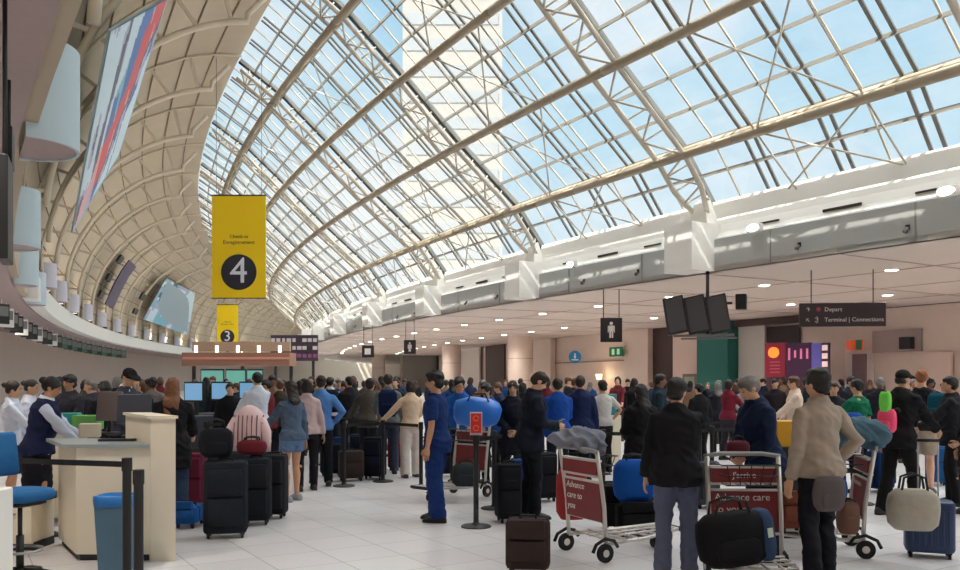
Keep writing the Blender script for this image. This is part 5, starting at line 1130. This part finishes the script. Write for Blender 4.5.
for x, Y in [(272, 19), (284, 23), (300, 18.5), (296, 27), (312, 22), (322, 27), (338, 21), (344, 26), (357, 22), (366, 28), (376, 19), (381, 25), (398, 22), (404, 30), (430, 24), (446, 28), (452, 20), (470, 25), (482, 19), (500, 22), (506, 29), (520, 26), (536, 21), (545, 28), (566, 24), (590, 27), (618, 23), (628, 30), (652, 25), (664, 19), (690, 24), (708, 29), (720, 22), (738, 27), (764, 25), (784, 23), (812, 27), (824, 21), (842, 24), (870, 27), (882, 20), (912, 25), (932, 22), (954, 19), (60, 16), (84, 18), (116, 15.5), (133, 19), (152, 16.5), (160, 22), (212, 17), (226, 21), (238, 18), (249, 24), (308, 33), (330, 36), (352, 34), (386, 37), (416, 36), (278, 34), (290, 40),
    (334, 15.4), (346, 18.2), (354, 14.9), (372, 17.5), (326, 20.5), (364, 20), (384, 17.2), (396, 18.4), (316, 18.6), (305, 16.6), (280, 16.4), (268, 15.5), (244, 15.8), (230, 14.4), (206, 14.8), (196, 17.5), (214, 20), (486, 16.2), (500, 18), (522, 17), (546, 16.6), (574, 18.5), (604, 15.2), (634, 17.5), (658, 14.5), (700, 15.5), (718, 19), (736, 15), (808, 17), (850, 17.5), (880, 15.5), (906, 17), (926, 19.5), (950, 14.8), (48, 19), (100, 20), (150, 14.5), (128, 21)]:
    i = rc.randrange(10); s_ = cr_specs[rc.randrange(4)]
    place = 'left desks' if x < 180 else 'self-service desks' if x < 270 else 'yellow banners' if x < 350 else 'far pillars' if x < 480 else 'middle of the back wall' if x < 640 else 'teal column' if x < 760 else 'right back wall'
    while any(hypot(gr(x, Y).x-p_[0], Y-p_[1]) < p_[2] for p_ in OCC): Y += .25
    OCC.append((gr(x, Y).x, Y, .72))
    hc = rc.choice(['black', 'black', 'dark', 'brown', 'grey']); gm = {'jacket': 'jacket', 'coat': 'coat', 'tshirt': 't-shirt', 'shirt': 'shirt'}[s_['top']]
    if rc.random() < .45 and i in (3, 6, 7, 9): i = 0
    base = '%s-haired person in %s %s, distant, near the %s' % (hc, cname[i], gm, place); crowd = globals().setdefault('CROWD', {}); crowd.setdefault(base, []).append(x)
    pp(base, x, Y, 1.58+rc.random()*.2, rc.choice([0, 20, -30, 90, 160, 200, -100]), dict(s_, noface=1), dict(top=tops[i], bottom=rc.choice([(34, 34, 42), (42, 48, 66), (30, 28, 30), (60, 56, 54)]), hair=hc, skin=rc.choice(['tan', 'olive', 'fair', 'brown'])), group='distant crowd')
for base, xs in CROWD.items():
    if len(xs) > 1:
        for o in [o for o in COL.objects if o.get('label') == base]:
            px = 480+o.location.x/o.location.y*FPX; r_ = sorted(xs).index(min(xs, key=lambda q: abs(q-px))); o['label'] = base+', %s from left' % ORD[r_]
# more bags and cases standing in the queues
for x, Y, wd, hh, rgb, lab in ((186, 12.5, .4, .62, (30, 34, 46), 'dark navy suitcase behind the blue trolley case'), (204, 12.0, .3, .7, (24, 24, 28), 'black suitcase behind the black duffel'), (236, 12.6, .42, .6, (40, 44, 54), 'dark grey suitcase behind the striped jacket'), (331, 14.6, .36, .56, (24, 26, 32), 'black suitcase right of the light blue shirt'),
        (351, 13.9, .4, .5, (60, 50, 48), 'brown suitcase in front of the far black jacket'), (375, 14.2, .34, .7, (26, 30, 44), 'tall navy suitcase left of the jeans wearer'), (446, 14.6, .4, .6, (26, 28, 34), 'black suitcase behind the scrubs wearer'), (543, 11.6, .34, .66, (30, 30, 36), 'dark suitcase behind the phone person'), (590, 14.6, .4, .56, (34, 36, 44), 'dark suitcase left of the middle queue post'),
        (664, 12.4, .4, .7, (24, 26, 32), 'black suitcase behind the black jacketed person'), (704, 11.0, .34, .6, (60, 62, 70), 'grey suitcase left of the facing trolley'), (816, 11.4, .4, .62, (30, 34, 50), 'navy suitcase behind the grey shirted person'), (880, 12.6, .34, .6, (26, 60, 110), 'blue suitcase left of the walker in black'), (936, 13.4, .28, .62, (30, 84, 140), 'blue suitcase beside the pale apron')):
    suitcase(lab, gr(x, Y), random.Random(int(x)).uniform(-25, 25), (wd, .28, hh), rgb)
for x, Y, tx, tY, lab in ((344, 13.2, 383, 13.65, 'black queue post at the left of the far queue'), (206, 13.4, 226, 13.6, 'black queue post behind the largest suitcase'), (530, 15.5, 590, 15.8, 'black queue post far behind the phone person'), (700, 14.0, 735, 14.0, 'black queue post in front of the maroon top')):
    v_ = gr(tx, tY)-gr(x, Y); stanchion(lab, gr(x, Y), belts=[gr(x, Y)+v_*(1-.07/v_.length)])
# dark desks and machines of the left background
for i, (x, Y) in enumerate(((188, 15.2), (215, 16.2), (243, 17.2))):
    t = thing('bag_drop_counter', 'dark bag drop counter with a tilted screen, %s from the left' % ORD[i], 'counter', gr(x, Y), R(-25), 'bag drop counters')
    mb = MB(); mb.rbox((0, 0, 0), (.8, .6, 1.02), .03); mb.build('cabinet', mat('counter_dark', (52, 56, 66), .5), t)
    mb = MB(); mb.rbox((.1, .1, 1.02), (.06, .06, .3), .01, e=.005); mb.build('stem', dark_m, t); mb = MB(); mb.rbox((.1, .06, 1.26), (.46, .06, .36), .01, e=.008); c_ = mb.build('screen_case', black_m, t)
    mb = MB(); mb.box((.1, .026, 1.44), (.4, .006, .3)); mb.build('display', mat('kiosk_blue', (120, 170, 210), .3, emit=.6), c_)
bpy.context.window.scene = SC
bpy.data.batch_remove([WORK]+JUNK); bpy.data.scenes.remove(TMP)
if FONTS: bpy.data.batch_remove(FONTS)
